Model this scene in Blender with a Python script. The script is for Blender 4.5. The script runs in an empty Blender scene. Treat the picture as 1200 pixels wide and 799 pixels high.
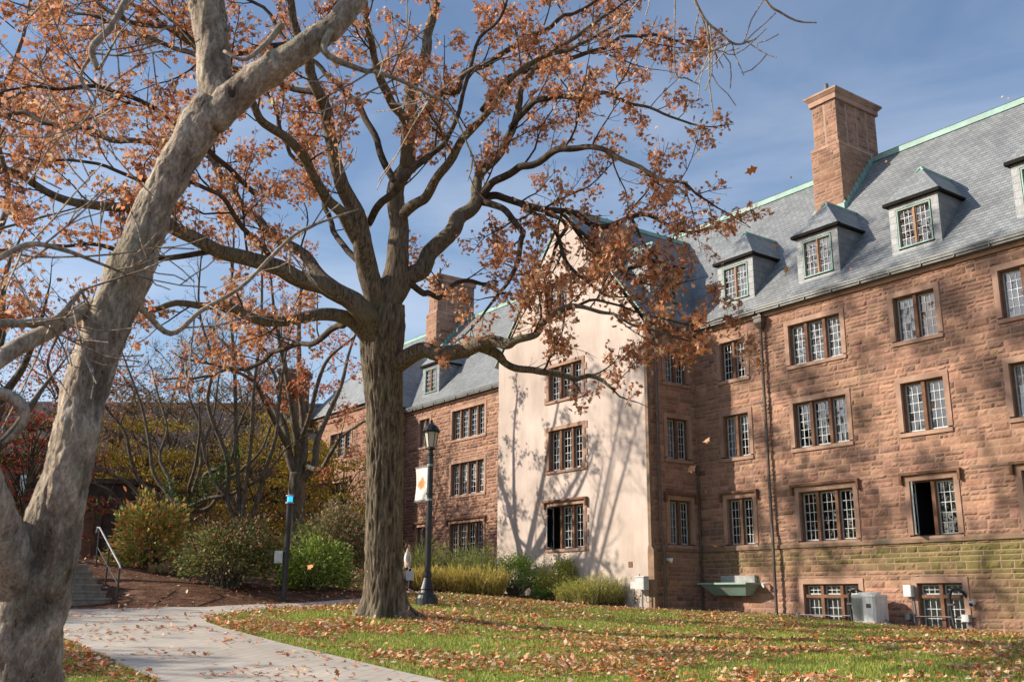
import bpy, math, random
import numpy as np
from mathutils import Vector, Matrix, noise as mnoise
from mathutils.geometry import tessellate_polygon, delaunay_2d_cdt
random.seed(7)
rng = np.random.default_rng(11)
S = bpy.context.scene
COL = S.collection
# ------------------------------------------------------------------ camera
YAW, PITCH, ROLL = math.radians(54.228), math.radians(14.497), math.radians(0.408)
FPX = 1166.7
_f = np.array([-math.sin(YAW)*math.cos(PITCH), math.cos(YAW)*math.cos(PITCH), math.sin(PITCH)])
_r0 = np.array([math.cos(YAW), math.sin(YAW), 0.0]); _u0 = np.cross(_r0, _f)
_r = _r0*math.cos(ROLL)+_u0*math.sin(ROLL); _u = -_r0*math.sin(ROLL)+_u0*math.cos(ROLL)
cam_d = bpy.data.cameras.new('camera'); cam = bpy.data.objects.new('camera', cam_d); COL.objects.link(cam)
cam.matrix_world = Matrix(((_r[0], _u[0], -_f[0], 0), (_r[1], _u[1], -_f[1], 0), (_r[2], _u[2], -_f[2], 0), (0, 0, 0, 1)))
cam_d.lens = 35.0; cam_d.sensor_width = 36.0; cam_d.clip_start = 0.1; cam_d.clip_end = 2000
cam_d.dof.use_dof = True; cam_d.dof.focus_distance = 26.0; cam_d.dof.aperture_fstop = 7.0
S.camera = cam
# ------------------------------------------------------------------ light
SUNV = Vector((-0.70, -1.0, 0.62)).normalized()            # towards the sun
EL = math.asin(SUNV.z); ROT = math.atan2(SUNV.x, SUNV.y)
w = bpy.data.worlds.new('World'); S.world = w; w.use_nodes = True
nt = w.node_tree; nt.nodes.clear()
out = nt.nodes.new('ShaderNodeOutputWorld'); bg = nt.nodes.new('ShaderNodeBackground')
sky = nt.nodes.new('ShaderNodeTexSky'); sky.sky_type = 'NISHITA'; sky.sun_disc = False
sky.sun_elevation = EL; sky.sun_rotation = ROT; sky.air_density = 1.0; sky.dust_density = 0.9; sky.ozone_density = 2.6
tc = nt.nodes.new('ShaderNodeTexCoord'); mp = nt.nodes.new('ShaderNodeMapping'); mp.inputs['Scale'].default_value = (1.4, 2.2, 5.0)
mp.inputs['Rotation'].default_value = (0.3, 0.5, 0.4)
nz = nt.nodes.new('ShaderNodeTexNoise'); nz.inputs['Scale'].default_value = 1.6; nz.inputs['Detail'].default_value = 7; nz.inputs['Roughness'].default_value = .55
nz.inputs['Distortion'].default_value = .5
cr = nt.nodes.new('ShaderNodeValToRGB'); cr.color_ramp.elements[0].position = .42; cr.color_ramp.elements[1].position = .78
cr.color_ramp.elements[0].color = (.10, .10, .10, 1); cr.color_ramp.elements[1].color = (1, 1, 1, 1)
sep = nt.nodes.new('ShaderNodeSeparateXYZ'); hz = nt.nodes.new('ShaderNodeMapRange')
hz.inputs[1].default_value = 0.0; hz.inputs[2].default_value = .55; hz.inputs[3].default_value = 0.95; hz.inputs[4].default_value = 0.16
mul = nt.nodes.new('ShaderNodeMath'); mul.operation = 'MULTIPLY'
mix = nt.nodes.new('ShaderNodeMixRGB'); mix.inputs['Color2'].default_value = (5.6, 6.0, 6.8, 1)
L = nt.links.new
L(tc.outputs['Generated'], mp.inputs[0]); L(mp.outputs[0], nz.inputs[0]); L(nz.outputs[0], cr.inputs[0])
L(tc.outputs['Generated'], sep.inputs[0]); L(sep.outputs[2], hz.inputs[0])
L(cr.outputs[0], mul.inputs[0]); L(hz.outputs[0], mul.inputs[1]); L(mul.outputs[0], mix.inputs[0])
L(sky.outputs[0], mix.inputs['Color1']); L(mix.outputs[0], bg.inputs[0]); L(bg.outputs[0], out.inputs[0])
bg.inputs[1].default_value = 0.128
sun_d = bpy.data.lights.new('sun', 'SUN'); sun_d.energy = 5.0; sun_d.angle = math.radians(0.53); sun_d.color = (1.0, .895, .755)
sun = bpy.data.objects.new('sun', sun_d); COL.objects.link(sun)
sun.rotation_euler = SUNV.to_track_quat('Z', 'Y').to_euler(); sun.location = (0, 0, 60)
S.view_settings.view_transform = 'Standard'; S.view_settings.look = 'None'; S.view_settings.gamma = 1
S.view_settings.exposure = 0.38; S.view_settings.use_curve_mapping = False
S.render.resolution_x, S.render.resolution_y = 1024, 681
S.cycles.max_bounces = 6; S.cycles.transparent_max_bounces = 8

# ------------------------------------------------------------------ projection helpers (camera at the origin)
def ray(x, y): return _r*(x-600)/FPX - _u*(y-399.5)/FPX + _f
def at(x, y, D): return ray(x, y)*D
def onY(x, y, P): d = ray(x, y); return d*(P/d[1])

# ------------------------------------------------------------------ materials
def newmat(name):
    m = bpy.data.materials.new(name); m.use_nodes = True; n = m.node_tree
    return m, n, n.nodes['Principled BSDF']
def node(n, t, **kw):
    o = n.nodes.new(t)
    for k, v in kw.items():
        if k.startswith('i_'): o.inputs[k[2:].replace('_', ' ')].default_value = v
        else: setattr(o, k, v)
    return o
def plain(name, c, rough=.6, metal=0., spec=.5):
    m, n, b = newmat(name); b.inputs['Base Color'].default_value = (*c, 1)
    b.inputs['Roughness'].default_value = rough; b.inputs['Metallic'].default_value = metal; b.inputs['Specular IOR Level'].default_value = spec
    return m
def noisy(name, c1, c2, scale=4., detail=6., rough=.8, bump=0., bscale=None, stretch=(1, 1, 1), c3=None, s3=.7, col=False, spec=.3, lo=.35, hi=.65, metal=0., bdist=.02):
    """two colours mixed by noise, an optional large-scale third one, optional bump, optional per-vertex tint"""
    m, n, b = newmat(name); k = n.links.new
    t = node(n, 'ShaderNodeTexCoord'); mpn = node(n, 'ShaderNodeMapping'); mpn.inputs['Scale'].default_value = stretch
    k(t.outputs['Object'], mpn.inputs[0])
    a = node(n, 'ShaderNodeTexNoise', i_Scale=scale, i_Detail=detail, i_Roughness=.6); k(mpn.outputs[0], a.inputs[0])
    r = node(n, 'ShaderNodeValToRGB'); r.color_ramp.elements[0].position = lo; r.color_ramp.elements[1].position = hi
    r.color_ramp.elements[0].color = (*c1, 1); r.color_ramp.elements[1].color = (*c2, 1); k(a.outputs[0], r.inputs[0])
    last = r.outputs[0]
    if c3 is not None:
        a2 = node(n, 'ShaderNodeTexNoise', i_Scale=s3, i_Detail=4.); k(mpn.outputs[0], a2.inputs[0])
        r2 = node(n, 'ShaderNodeValToRGB'); r2.color_ramp.elements[0].position = .5; r2.color_ramp.elements[1].position = .66
        k(a2.outputs[0], r2.inputs[0])
        mx = node(n, 'ShaderNodeMixRGB'); mx.inputs['Color2'].default_value = (*c3, 1); k(r2.outputs[0], mx.inputs[0]); k(last, mx.inputs['Color1']); last = mx.outputs[0]
    if col:
        at_ = node(n, 'ShaderNodeAttribute', attribute_name='Col'); mx = node(n, 'ShaderNodeMixRGB', blend_type='MULTIPLY'); mx.inputs[0].default_value = 1
        k(last, mx.inputs['Color1']); k(at_.outputs['Color'], mx.inputs['Color2']); last = mx.outputs[0]
    k(last, b.inputs['Base Color'])
    b.inputs['Roughness'].default_value = rough; b.inputs['Specular IOR Level'].default_value = spec; b.inputs['Metallic'].default_value = metal
    if bump:
        a3 = node(n, 'ShaderNodeTexNoise', i_Scale=bscale or scale*3, i_Detail=8.); k(mpn.outputs[0], a3.inputs[0])
        bp = node(n, 'ShaderNodeBump', i_Strength=bump, i_Distance=bdist); k(a3.outputs[0], bp.inputs['Height']); k(bp.outputs[0], b.inputs['Normal'])
    return m
def leafmat(name, trans=.35, rough=.55):
    """per-vertex coloured leaf with light passing through"""
    m, n, b = newmat(name); k = n.links.new
    a = node(n, 'ShaderNodeAttribute', attribute_name='Col'); k(a.outputs['Color'], b.inputs['Base Color']); b.inputs['Roughness'].default_value = rough
    b.inputs['Specular IOR Level'].default_value = .25
    t = node(n, 'ShaderNodeBsdfTranslucent'); k(a.outputs['Color'], t.inputs[0])
    mx = node(n, 'ShaderNodeMixShader'); mx.inputs[0].default_value = trans
    k(b.outputs[0], mx.inputs[1]); k(t.outputs[0], mx.inputs[2]); k(mx.outputs[0], n.nodes['Material Output'].inputs[0])
    return m
def slatemat(name, base, dark, bw=.22, bh=.17):
    m, n, b = newmat(name); k = n.links.new
    uv = node(n, 'ShaderNodeUVMap', uv_map='UV')
    br = node(n, 'ShaderNodeTexBrick'); br.offset = .5; br.inputs['Scale'].default_value = 1; br.inputs['Mortar Size'].default_value = .006
    br.inputs['Brick Width'].default_value = bw; br.inputs['Row Height'].default_value = bh; br.inputs['Bias'].default_value = .0
    br.inputs['Color1'].default_value = (*base, 1); br.inputs['Color2'].default_value = (*[c*.72 for c in base], 1); br.inputs['Mortar'].default_value = (*dark, 1)
    k(uv.outputs[0], br.inputs[0])
    a = node(n, 'ShaderNodeTexNoise', i_Scale=.6, i_Detail=5.); k(uv.outputs[0], a.inputs[0])
    r = node(n, 'ShaderNodeMapRange'); r.inputs[1].default_value = .3; r.inputs[2].default_value = .7; r.inputs[3].default_value = .82; r.inputs[4].default_value = 1.12; k(a.outputs[0], r.inputs[0])
    mx = node(n, 'ShaderNodeMixRGB', blend_type='MULTIPLY'); mx.inputs[0].default_value = 1; k(br.outputs[0], mx.inputs['Color1']); k(r.outputs[0], mx.inputs['Color2'])
    k(mx.outputs[0], b.inputs['Base Color']); b.inputs['Roughness'].default_value = .48; b.inputs['Specular IOR Level'].default_value = .45
    a3 = node(n, 'ShaderNodeTexNoise', i_Scale=14., i_Detail=5.); k(uv.outputs[0], a3.inputs[0])
    ad = node(n, 'ShaderNodeMath', operation='MULTIPLY_ADD'); ad.inputs[1].default_value = -.8; k(br.outputs['Fac'], ad.inputs[0]); k(a3.outputs[0], ad.inputs[2])
    bp = node(n, 'ShaderNodeBump', i_Strength=.6, i_Distance=.012); k(ad.outputs[0], bp.inputs['Height']); k(bp.outputs[0], b.inputs['Normal'])
    return m
def glassmat(name):
    m, n, b = newmat(name); k = n.links.new; n.nodes.remove(b)
    g = node(n, 'ShaderNodeBsdfGlossy'); g.inputs['Roughness'].default_value = .015; g.inputs[0].default_value = (.95, .97, 1, 1)
    t = node(n, 'ShaderNodeBsdfTransparent'); t.inputs[0].default_value = (.93, .95, .96, 1)
    lw = node(n, 'ShaderNodeFresnel'); lw.inputs[0].default_value = 2.0
    mx = node(n, 'ShaderNodeMixShader'); k(lw.outputs[0], mx.inputs[0]); k(t.outputs[0], mx.inputs[1]); k(g.outputs[0], mx.inputs[2])
    k(mx.outputs[0], n.nodes['Material Output'].inputs[0]); return m
def barkmat(name, c1, c2, c3, sx=16., sz=2.4, bump=.9, dist=.03, col=False):
    m, n, b = newmat(name); k = n.links.new
    t = node(n, 'ShaderNodeTexCoord'); mpn = node(n, 'ShaderNodeMapping'); mpn.inputs['Scale'].default_value = (sx, sx, sz); k(t.outputs['Object'], mpn.inputs[0])
    a = node(n, 'ShaderNodeTexNoise', i_Scale=1., i_Detail=6., i_Roughness=.65); k(mpn.outputs[0], a.inputs[0])
    r = node(n, 'ShaderNodeValToRGB'); r.color_ramp.elements[0].position = .36; r.color_ramp.elements[1].position = .62
    r.color_ramp.elements[0].color = (*c1, 1); r.color_ramp.elements[1].color = (*c2, 1); k(a.outputs[0], r.inputs[0])
    a2 = node(n, 'ShaderNodeTexNoise', i_Scale=1.3, i_Detail=5.); k(t.outputs['Object'], a2.inputs[0])
    r2 = node(n, 'ShaderNodeValToRGB'); r2.color_ramp.elements[0].position = .52; r2.color_ramp.elements[1].position = .7; k(a2.outputs[0], r2.inputs[0])
    mx = node(n, 'ShaderNodeMixRGB'); mx.inputs['Color2'].default_value = (*c3, 1); k(r2.outputs[0], mx.inputs[0]); k(r.outputs[0], mx.inputs['Color1'])
    last = mx.outputs[0]
    if col:
        at_ = node(n, 'ShaderNodeAttribute', attribute_name='Col'); m2 = node(n, 'ShaderNodeMixRGB', blend_type='MULTIPLY'); m2.inputs[0].default_value = 1; k(last, m2.inputs['Color1']); k(at_.outputs['Color'], m2.inputs['Color2']); last = m2.outputs[0]
    k(last, b.inputs['Base Color']); b.inputs['Roughness'].default_value = .9; b.inputs['Specular IOR Level'].default_value = .15
    bp = node(n, 'ShaderNodeBump', i_Strength=bump, i_Distance=dist); k(a.outputs[0], bp.inputs['Height']); k(bp.outputs[0], b.inputs['Normal'])
    return m
M = {}
M['stone'] = noisy('rock_faced_brownstone', (.82, .80, .80), (1.12, 1.10, 1.08), scale=5, rough=.92, bump=.8, bscale=16, col=True, spec=.15, bdist=.02)
M['mortar'] = noisy('pink_mortar', (.36, .235, .175), (.43, .29, .22), scale=8, rough=.95, bump=.3, bscale=30, spec=.1)
M['trim'] = noisy('dressed_brownstone', (.37, .23, .165), (.45, .29, .21), scale=3, rough=.85, bump=.25, bscale=25, c3=(.29, .175, .125), spec=.2)
M['trimdark'] = noisy('weathered_brownstone', (.14, .075, .045), (.23, .12, .075), scale=5, rough=.85, bump=.3, bscale=25, spec=.2)
M['ledge'] = noisy('stained_stone_ledge', (.20, .13, .085), (.34, .22, .15), scale=3, rough=.9, bump=.4, bscale=20, c3=(.14, .12, .09), s3=1.5, spec=.15)
M['stucco'] = noisy('pink_cream_stucco', (.525, .43, .37), (.605, .50, .435), scale=.9, detail=9, rough=.92, bump=.4, bscale=28, c3=(.47, .385, .325), s3=.35, spec=.15, bdist=.012)
def weather(m, sc=(2.2, 2.2, .16), lo=.80):
    n = m.node_tree; b = n.nodes['Principled BSDF']; k = n.links.new; src = b.inputs['Base Color'].links[0].from_socket
    t = node(n, 'ShaderNodeTexCoord'); mq = node(n, 'ShaderNodeMapping'); mq.inputs['Scale'].default_value = sc; k(t.outputs['Object'], mq.inputs[0])
    a = node(n, 'ShaderNodeTexNoise', i_Scale=1., i_Detail=7., i_Roughness=.65); k(mq.outputs[0], a.inputs[0]); r = node(n, 'ShaderNodeMapRange'); r.inputs[1].default_value = .34; r.inputs[2].default_value = .56; r.inputs[3].default_value = lo; r.inputs[4].default_value = 1.04; k(a.outputs[0], r.inputs[0])
    mx = node(n, 'ShaderNodeMixRGB', blend_type='MULTIPLY'); mx.inputs[0].default_value = 1; k(src, mx.inputs['Color1']); k(r.outputs[0], mx.inputs['Color2']); k(mx.outputs[0], b.inputs['Base Color'])
weather(M['stucco'], (1.3, 1.3, .3), .86); weather(M['stone'], (.9, .9, .45), .78); weather(M['trim'], (1.6, 1.6, .9), .8); weather(M['copper'] if M.get('copper') else M['stucco'], (3, 3, .8), .8) if M.get('copper') else None
M['slate'] = slatemat('grey_slate', (.285, .30, .305), (.10, .105, .11))
M['slatewall'] = slatemat('slate_hung_cheek', (.25, .265, .27), (.13, .13, .13), .34, .24)
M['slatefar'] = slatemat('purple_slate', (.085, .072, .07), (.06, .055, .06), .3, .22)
M['leafpad'] = None
M['copper'] = noisy('verdigris_copper', (.20, .36, .30), (.30, .47, .40), scale=2.5, rough=.6, bump=.1, c3=(.26, .33, .29), s3=.9, spec=.4)
M['gutter'] = noisy('grey_green_gutter', (.09, .095, .09), (.17, .18, .17), scale=3, rough=.5, spec=.5)
M['pipe'] = noisy('brown_painted_pipe', (.075, .055, .042), (.14, .105, .08), scale=4, rough=.45, spec=.5)
M['casement'] = noisy('pale_metal_casement', (.42, .46, .44), (.60, .63, .60), scale=6, rough=.5, spec=.4)
M['wood'] = noisy('brown_timber', (.28, .15, .075), (.38, .21, .11), scale=5, rough=.6)
M['bars'] = plain('white_glazing_bars', (.62, .64, .63), .5)
M['glass'] = glassmat('window_glass')
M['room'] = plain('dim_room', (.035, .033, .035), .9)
M['blind'] = noisy('white_blind', (.70, .70, .68), (.80, .80, .78), scale=2, rough=.8)  # white sheet behind panes, upstairs standing in for bright sky reflections
M['curtain'] = noisy('grey_white_curtain', (.42, .42, .40), (.62, .61, .58), scale=6, rough=.9, stretch=(6, 6, .2))
M['amber'] = noisy('amber_curtain', (.62, .36, .13), (.78, .50, .22), scale=3, rough=.8)
M['oakbark'] = barkmat('oak_bark', (.062, .047, .033), (.25, .20, .142), (.18, .155, .105), 24., 3.6, 1.0, .03, True)
def flakebark(name):
    m, n, b = newmat(name); k = n.links.new; t = node(n, 'ShaderNodeTexCoord'); mpn = node(n, 'ShaderNodeMapping'); mpn.inputs['Scale'].default_value = (1, 1, .45); k(t.outputs['Object'], mpn.inputs[0])
    a = node(n, 'ShaderNodeTexNoise', i_Scale=13., i_Detail=7., i_Roughness=.62, i_Distortion=.12); k(mpn.outputs[0], a.inputs[0])
    r = node(n, 'ShaderNodeValToRGB'); r.color_ramp.interpolation = 'CONSTANT'; e = r.color_ramp.elements; e[0].position = 0; e[0].color = (.12, .09, .065, 1); e[1].position = .36; e[1].color = (.40, .32, .235, 1)
    for p_, c_ in ((.43, (.30, .235, .18)), (.47, (.47, .385, .29)), (.54, (.37, .305, .225)), (.60, (.57, .49, .38)), (.68, (.31, .26, .20))): q = e.new(p_); q.color = (*c_, 1)
    k(a.outputs[0], r.inputs[0])
    f = node(n, 'ShaderNodeTexNoise', i_Scale=45., i_Detail=7.); k(mpn.outputs[0], f.inputs[0]); f2 = node(n, 'ShaderNodeMapRange'); f2.inputs[1].default_value = .3; f2.inputs[2].default_value = .7; f2.inputs[3].default_value = .72; f2.inputs[4].default_value = 1.2; k(f.outputs[0], f2.inputs[0])
    g = node(n, 'ShaderNodeTexNoise', i_Scale=2.2, i_Detail=4.); k(t.outputs['Object'], g.inputs[0]); g2 = node(n, 'ShaderNodeValToRGB'); g2.color_ramp.elements[0].position = .55; g2.color_ramp.elements[1].position = .68; k(g.outputs[0], g2.inputs[0])
    mx = node(n, 'ShaderNodeMixRGB'); mx.inputs['Color2'].default_value = (.20, .195, .10, 1); m0 = node(n, 'ShaderNodeMath', operation='MULTIPLY'); m0.inputs[1].default_value = .6; k(g2.outputs[0], m0.inputs[0]); k(m0.outputs[0], mx.inputs[0]); k(r.outputs[0], mx.inputs['Color1'])
    m2 = node(n, 'ShaderNodeMixRGB', blend_type='MULTIPLY'); m2.inputs[0].default_value = 1; k(mx.outputs[0], m2.inputs['Color1']); k(f2.outputs[0], m2.inputs['Color2']); at_ = node(n, 'ShaderNodeAttribute', attribute_name='Col'); m3 = node(n, 'ShaderNodeMixRGB', blend_type='MULTIPLY'); m3.inputs[0].default_value = 1; k(m2.outputs[0], m3.inputs['Color1']); k(at_.outputs['Color'], m3.inputs['Color2']); k(m3.outputs[0], b.inputs['Base Color']); b.inputs['Roughness'].default_value = .85; b.inputs['Specular IOR Level'].default_value = .2
    rh = node(n, 'ShaderNodeValToRGB'); rh.color_ramp.interpolation = 'LINEAR'; e = rh.color_ramp.elements; e[0].position = .35; e[0].color = (0, 0, 0, 1); e[1].position = .70; e[1].color = (1, 1, 1, 1)
    for p_, v_ in ((.425, .22), (.435, .42), (.485, .45), (.495, .62), (.545, .64), (.555, .80), (.61, .82), (.62, .95)): q = e.new(p_); q.color = (v_, v_, v_, 1)
    k(a.outputs[0], rh.inputs[0]); ad = node(n, 'ShaderNodeMath', operation='MULTIPLY_ADD'); ad.inputs[1].default_value = .3; k(f.outputs[0], ad.inputs[0]); k(rh.outputs[0], ad.inputs[2])
    bp = node(n, 'ShaderNodeBump', i_Strength=1., i_Distance=.018); k(ad.outputs[0], bp.inputs['Height']); k(bp.outputs[0], b.inputs['Normal']); return m
M['darkbark'] = barkmat('grey_brown_bark', (.07, .058, .045), (.20, .17, .13), (.15, .145, .10), 12., 3., .8, .02)
M['twig'] = noisy('dark_twig_bark', (.045, .035, .027), (.12, .095, .07), scale=7, rough=.9, spec=.1)
M['fgbark'] = flakebark('flaking_bark')
M['leaf'] = leafmat('autumn_leaf', .42)
M['litter'] = leafmat('fallen_leaf', .12, .7)
M['shrubleaf'] = leafmat('shrub_leaf', .3)
M['grassblade'] = leafmat('grass_blade', .3, .6)
M['soil'] = noisy('mulch_and_leaf_litter', (.062, .032, .020), (.17, .085, .050), scale=9, detail=10, rough=.95, bump=1., bscale=22, c3=(.21, .12, .075), s3=2.2, spec=.1, bdist=.03)
M['turf'] = noisy('lawn_turf', (.18, .22, .04), (.32, .36, .09), scale=5, detail=10, rough=.95, bump=.8, bscale=45, c3=(.28, .27, .085), s3=.6, spec=.1)
m_, n_, b_ = newmat('worn_paving'); k_ = n_.links.new; t_ = node(n_, 'ShaderNodeTexCoord'); mq = node(n_, 'ShaderNodeMapping'); mq.inputs['Rotation'].default_value = (0, 0, .9); k_(t_.outputs['Object'], mq.inputs[0])
br_ = node(n_, 'ShaderNodeTexBrick'); br_.inputs['Scale'].default_value = 1; br_.inputs['Brick Width'].default_value = .42; br_.inputs['Row Height'].default_value = .21; br_.inputs['Mortar Size'].default_value = .008; br_.inputs['Color1'].default_value = (.57, .505, .42, 1); br_.inputs['Color2'].default_value = (.52, .46, .38, 1); br_.inputs['Mortar'].default_value = (.39, .35, .30, 1); k_(mq.outputs[0], br_.inputs[0])
a_ = node(n_, 'ShaderNodeTexNoise', i_Scale=.8, i_Detail=9., i_Roughness=.65); k_(t_.outputs['Object'], a_.inputs[0]); r_2 = node(n_, 'ShaderNodeMapRange'); r_2.inputs[1].default_value = .3; r_2.inputs[2].default_value = .7; r_2.inputs[3].default_value = .74; r_2.inputs[4].default_value = 1.12; k_(a_.outputs[0], r_2.inputs[0])
mx_ = node(n_, 'ShaderNodeMixRGB', blend_type='MULTIPLY'); mx_.inputs[0].default_value = 1; k_(br_.outputs[0], mx_.inputs['Color1']); k_(r_2.outputs[0], mx_.inputs['Color2']); k_(mx_.outputs[0], b_.inputs['Base Color']); b_.inputs['Roughness'].default_value = .9
bp_ = node(n_, 'ShaderNodeBump', i_Strength=.5, i_Distance=.006); bp_.invert = True; k_(br_.outputs['Fac'], bp_.inputs['Height']); k_(bp_.outputs[0], b_.inputs['Normal']); M['path'] = m_
M['porch'] = noisy('sooty_stone', (.045, .032, .026), (.09, .062, .05), scale=4, rough=.95)  # porch stone coloured darker to stand in for shade
M['black'] = noisy('black_painted_iron', (.012, .013, .014), (.022, .023, .024), scale=8, rough=.38, spec=.5)
M['steel'] = noisy('galvanised_steel', (.26, .27, .28), (.38, .40, .41), scale=6, rough=.42, spec=.5, metal=.4)
M['white'] = noisy('white_enamel', (.70, .69, .66), (.80, .79, .76), scale=4, rough=.4, spec=.5)
weather(M['white'], (5, 5, 1.2), .72)
M['greybox'] = noisy('grey_enclosure', (.46, .48, .47), (.56, .58, .57), scale=5, rough=.5)
M['concrete'] = noisy('grey_concrete', (.30, .30, .28), (.44, .43, .40), scale=5, rough=.9, bump=.3)
M['stepstone'] = noisy('step_stone', (.17, .15, .12), (.29, .26, .21), scale=5, rough=.9, bump=.4, bscale=20)
M['eave'] = plain('dark_eave_board', (.022, .019, .017), .95, spec=.1)
M['lampglass'] = plain('frosted_lantern_glass', (.62, .58, .50), .35)
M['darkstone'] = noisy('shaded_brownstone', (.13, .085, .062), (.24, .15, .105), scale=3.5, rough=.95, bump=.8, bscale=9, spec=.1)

# ------------------------------------------------------------------ mesh builder
class MB:
    def __init__(s): s.v = []; s.q = []; s.t = []; s.qm = []; s.tm = []; s.c = []; s.n = 0; s.uv = None; s.hascol = False
    def add(s, V, Q=None, T=None, mat=0, col=None):
        V = np.asarray(V, float).reshape(-1, 3)
        if Q is not None and len(Q): Q = np.asarray(Q, int).reshape(-1, 4); s.q.append(Q+s.n); s.qm.append(np.full(len(Q), mat))
        if T is not None and len(T): T = np.asarray(T, int).reshape(-1, 3); s.t.append(T+s.n); s.tm.append(np.full(len(T), mat))
        s.v.append(V)
        if col is None: s.c.append(np.ones((len(V), 3)))
        else:
            s.hascol = True; c = np.asarray(col, float); s.c.append(np.broadcast_to(c, (len(V), 3)) if c.ndim == 1 else c)
        s.n += len(V)
    def box(s, F, u0, u1, n0, n1, z0, z1, mat=0, col=None):
        P = [F(u, n, z) for z in (z0, z1) for n in (n0, n1) for u in (u0, u1)]
        s.add(P, [(0, 1, 3, 2), (4, 6, 7, 5), (0, 4, 5, 1), (2, 3, 7, 6), (0, 2, 6, 4), (1, 5, 7, 3)], mat=mat, col=col)
    def prism(s, base, top, mat=0, col=None):
        """two equal rings of points joined and capped"""
        k = len(base); V = list(base)+list(top); Q = [(i, (i+1) % k, (i+1) % k+k, i+k) for i in range(k)]
        T = [(0, i+1, i) for i in range(1, k-1)]+[(k, k+i, k+i+1) for i in range(1, k-1)]
        s.add(V, Q, T, mat, col)
    def poly(s, P, mat=0, col=None): s.add(P, None, [(0, i, i+1) for i in range(1, len(P)-1)], mat, col)
    def lathe(s, c, prof, k=20, mat=0, col=None, ax=None):
        c = np.asarray(c, float); a = np.arange(k)*2*np.pi/k; V = []
        for r, z in prof: V.append(np.stack([c[0]+r*np.cos(a), c[1]+r*np.sin(a), np.full(k, c[2]+z)], 1))
        V = np.concatenate(V); Q = [(j*k+i, j*k+(i+1) % k, (j+1)*k+(i+1) % k, (j+1)*k+i) for j in range(len(prof)-1) for i in range(k)]
        T = [(0, i+1, i) for i in range(1, k-1)]+[((len(prof)-1)*k, (len(prof)-1)*k+i, (len(prof)-1)*k+i+1) for i in range(1, k-1)]
        s.add(V, Q, T, mat, col)
    def build(s, name, mats, parent=None, base=(0, 0, 0), smooth=False, uv=None):
        if mats in (M.get('fgbark'), M.get('oakbark')): s.hascol = True
        me = bpy.data.meshes.new(name)
        V = np.concatenate(s.v)-np.asarray(base, float)
        q = np.concatenate(s.q) if s.q else np.zeros((0, 4), int); t = np.concatenate(s.t) if s.t else np.zeros((0, 3), int)
        me.vertices.add(len(V)); me.vertices.foreach_set('co', V.astype(np.float32).ravel())
        lv = np.concatenate([q.ravel(), t.ravel()]); me.loops.add(len(lv)); me.loops.foreach_set('vertex_index', lv.astype(np.int32))
        me.polygons.add(len(q)+len(t))
        ls = np.concatenate([np.arange(len(q))*4, len(q)*4+np.arange(len(t))*3]); lt = np.concatenate([np.full(len(q), 4), np.full(len(t), 3)])
        me.polygons.foreach_set('loop_start', ls.astype(np.int32)); me.polygons.foreach_set('loop_total', lt.astype(np.int32))
        mi = np.concatenate((s.qm if s.q else [])+(s.tm if s.t else [])) if (s.q or s.t) else np.zeros(0)
        me.polygons.foreach_set('material_index', mi.astype(np.int32))
        me.polygons.foreach_set('use_smooth', np.full(len(mi), smooth))
        for m in (mats if isinstance(mats, (list, tuple)) else [mats]): me.materials.append(m)
        if s.hascol:
            ca = me.color_attributes.new('Col', 'FLOAT_COLOR', 'POINT'); C = np.concatenate(s.c)
            ca.data.foreach_set('color', np.concatenate([C, np.ones((len(C), 1))], 1).astype(np.float32).ravel())
        if uv is not None:
            U = me.uv_layers.new(name='UV'); co = uv(np.concatenate(s.v)[lv]) if callable(uv) else uv[lv]
            U.data.foreach_set('uv', np.asarray(co, np.float32).ravel())
        me.update(calc_edges=True)
        o = bpy.data.objects.new(name, me); COL.objects.link(o)
        if parent is not None: o.parent = parent
        return o
def tag(o, label=None, cat=None, group=None, kind=None):
    if label: o['label'] = label
    if cat: o['category'] = cat
    if group: o['group'] = group
    if kind: o['kind'] = kind
    return o
def thing(name, base, label, cat, group=None):
    o = bpy.data.objects.new(name, None); COL.objects.link(o); o.location = tuple(base); o.empty_display_size = .3
    return tag(o, label, cat, group)
class Frame:
    """local frame: u along the wall, n out of it, z up"""
    def __init__(s, o, U, N): s.o = np.array(o, float); s.U = np.array(U, float); s.N = np.array(N, float)
    def __call__(s, u, n, z): return s.o+s.U*u+s.N*n+np.array([0, 0, 1.])*z
WORLD = Frame((0, 0, 0), (1, 0, 0), (0, 1, 0))

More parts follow.
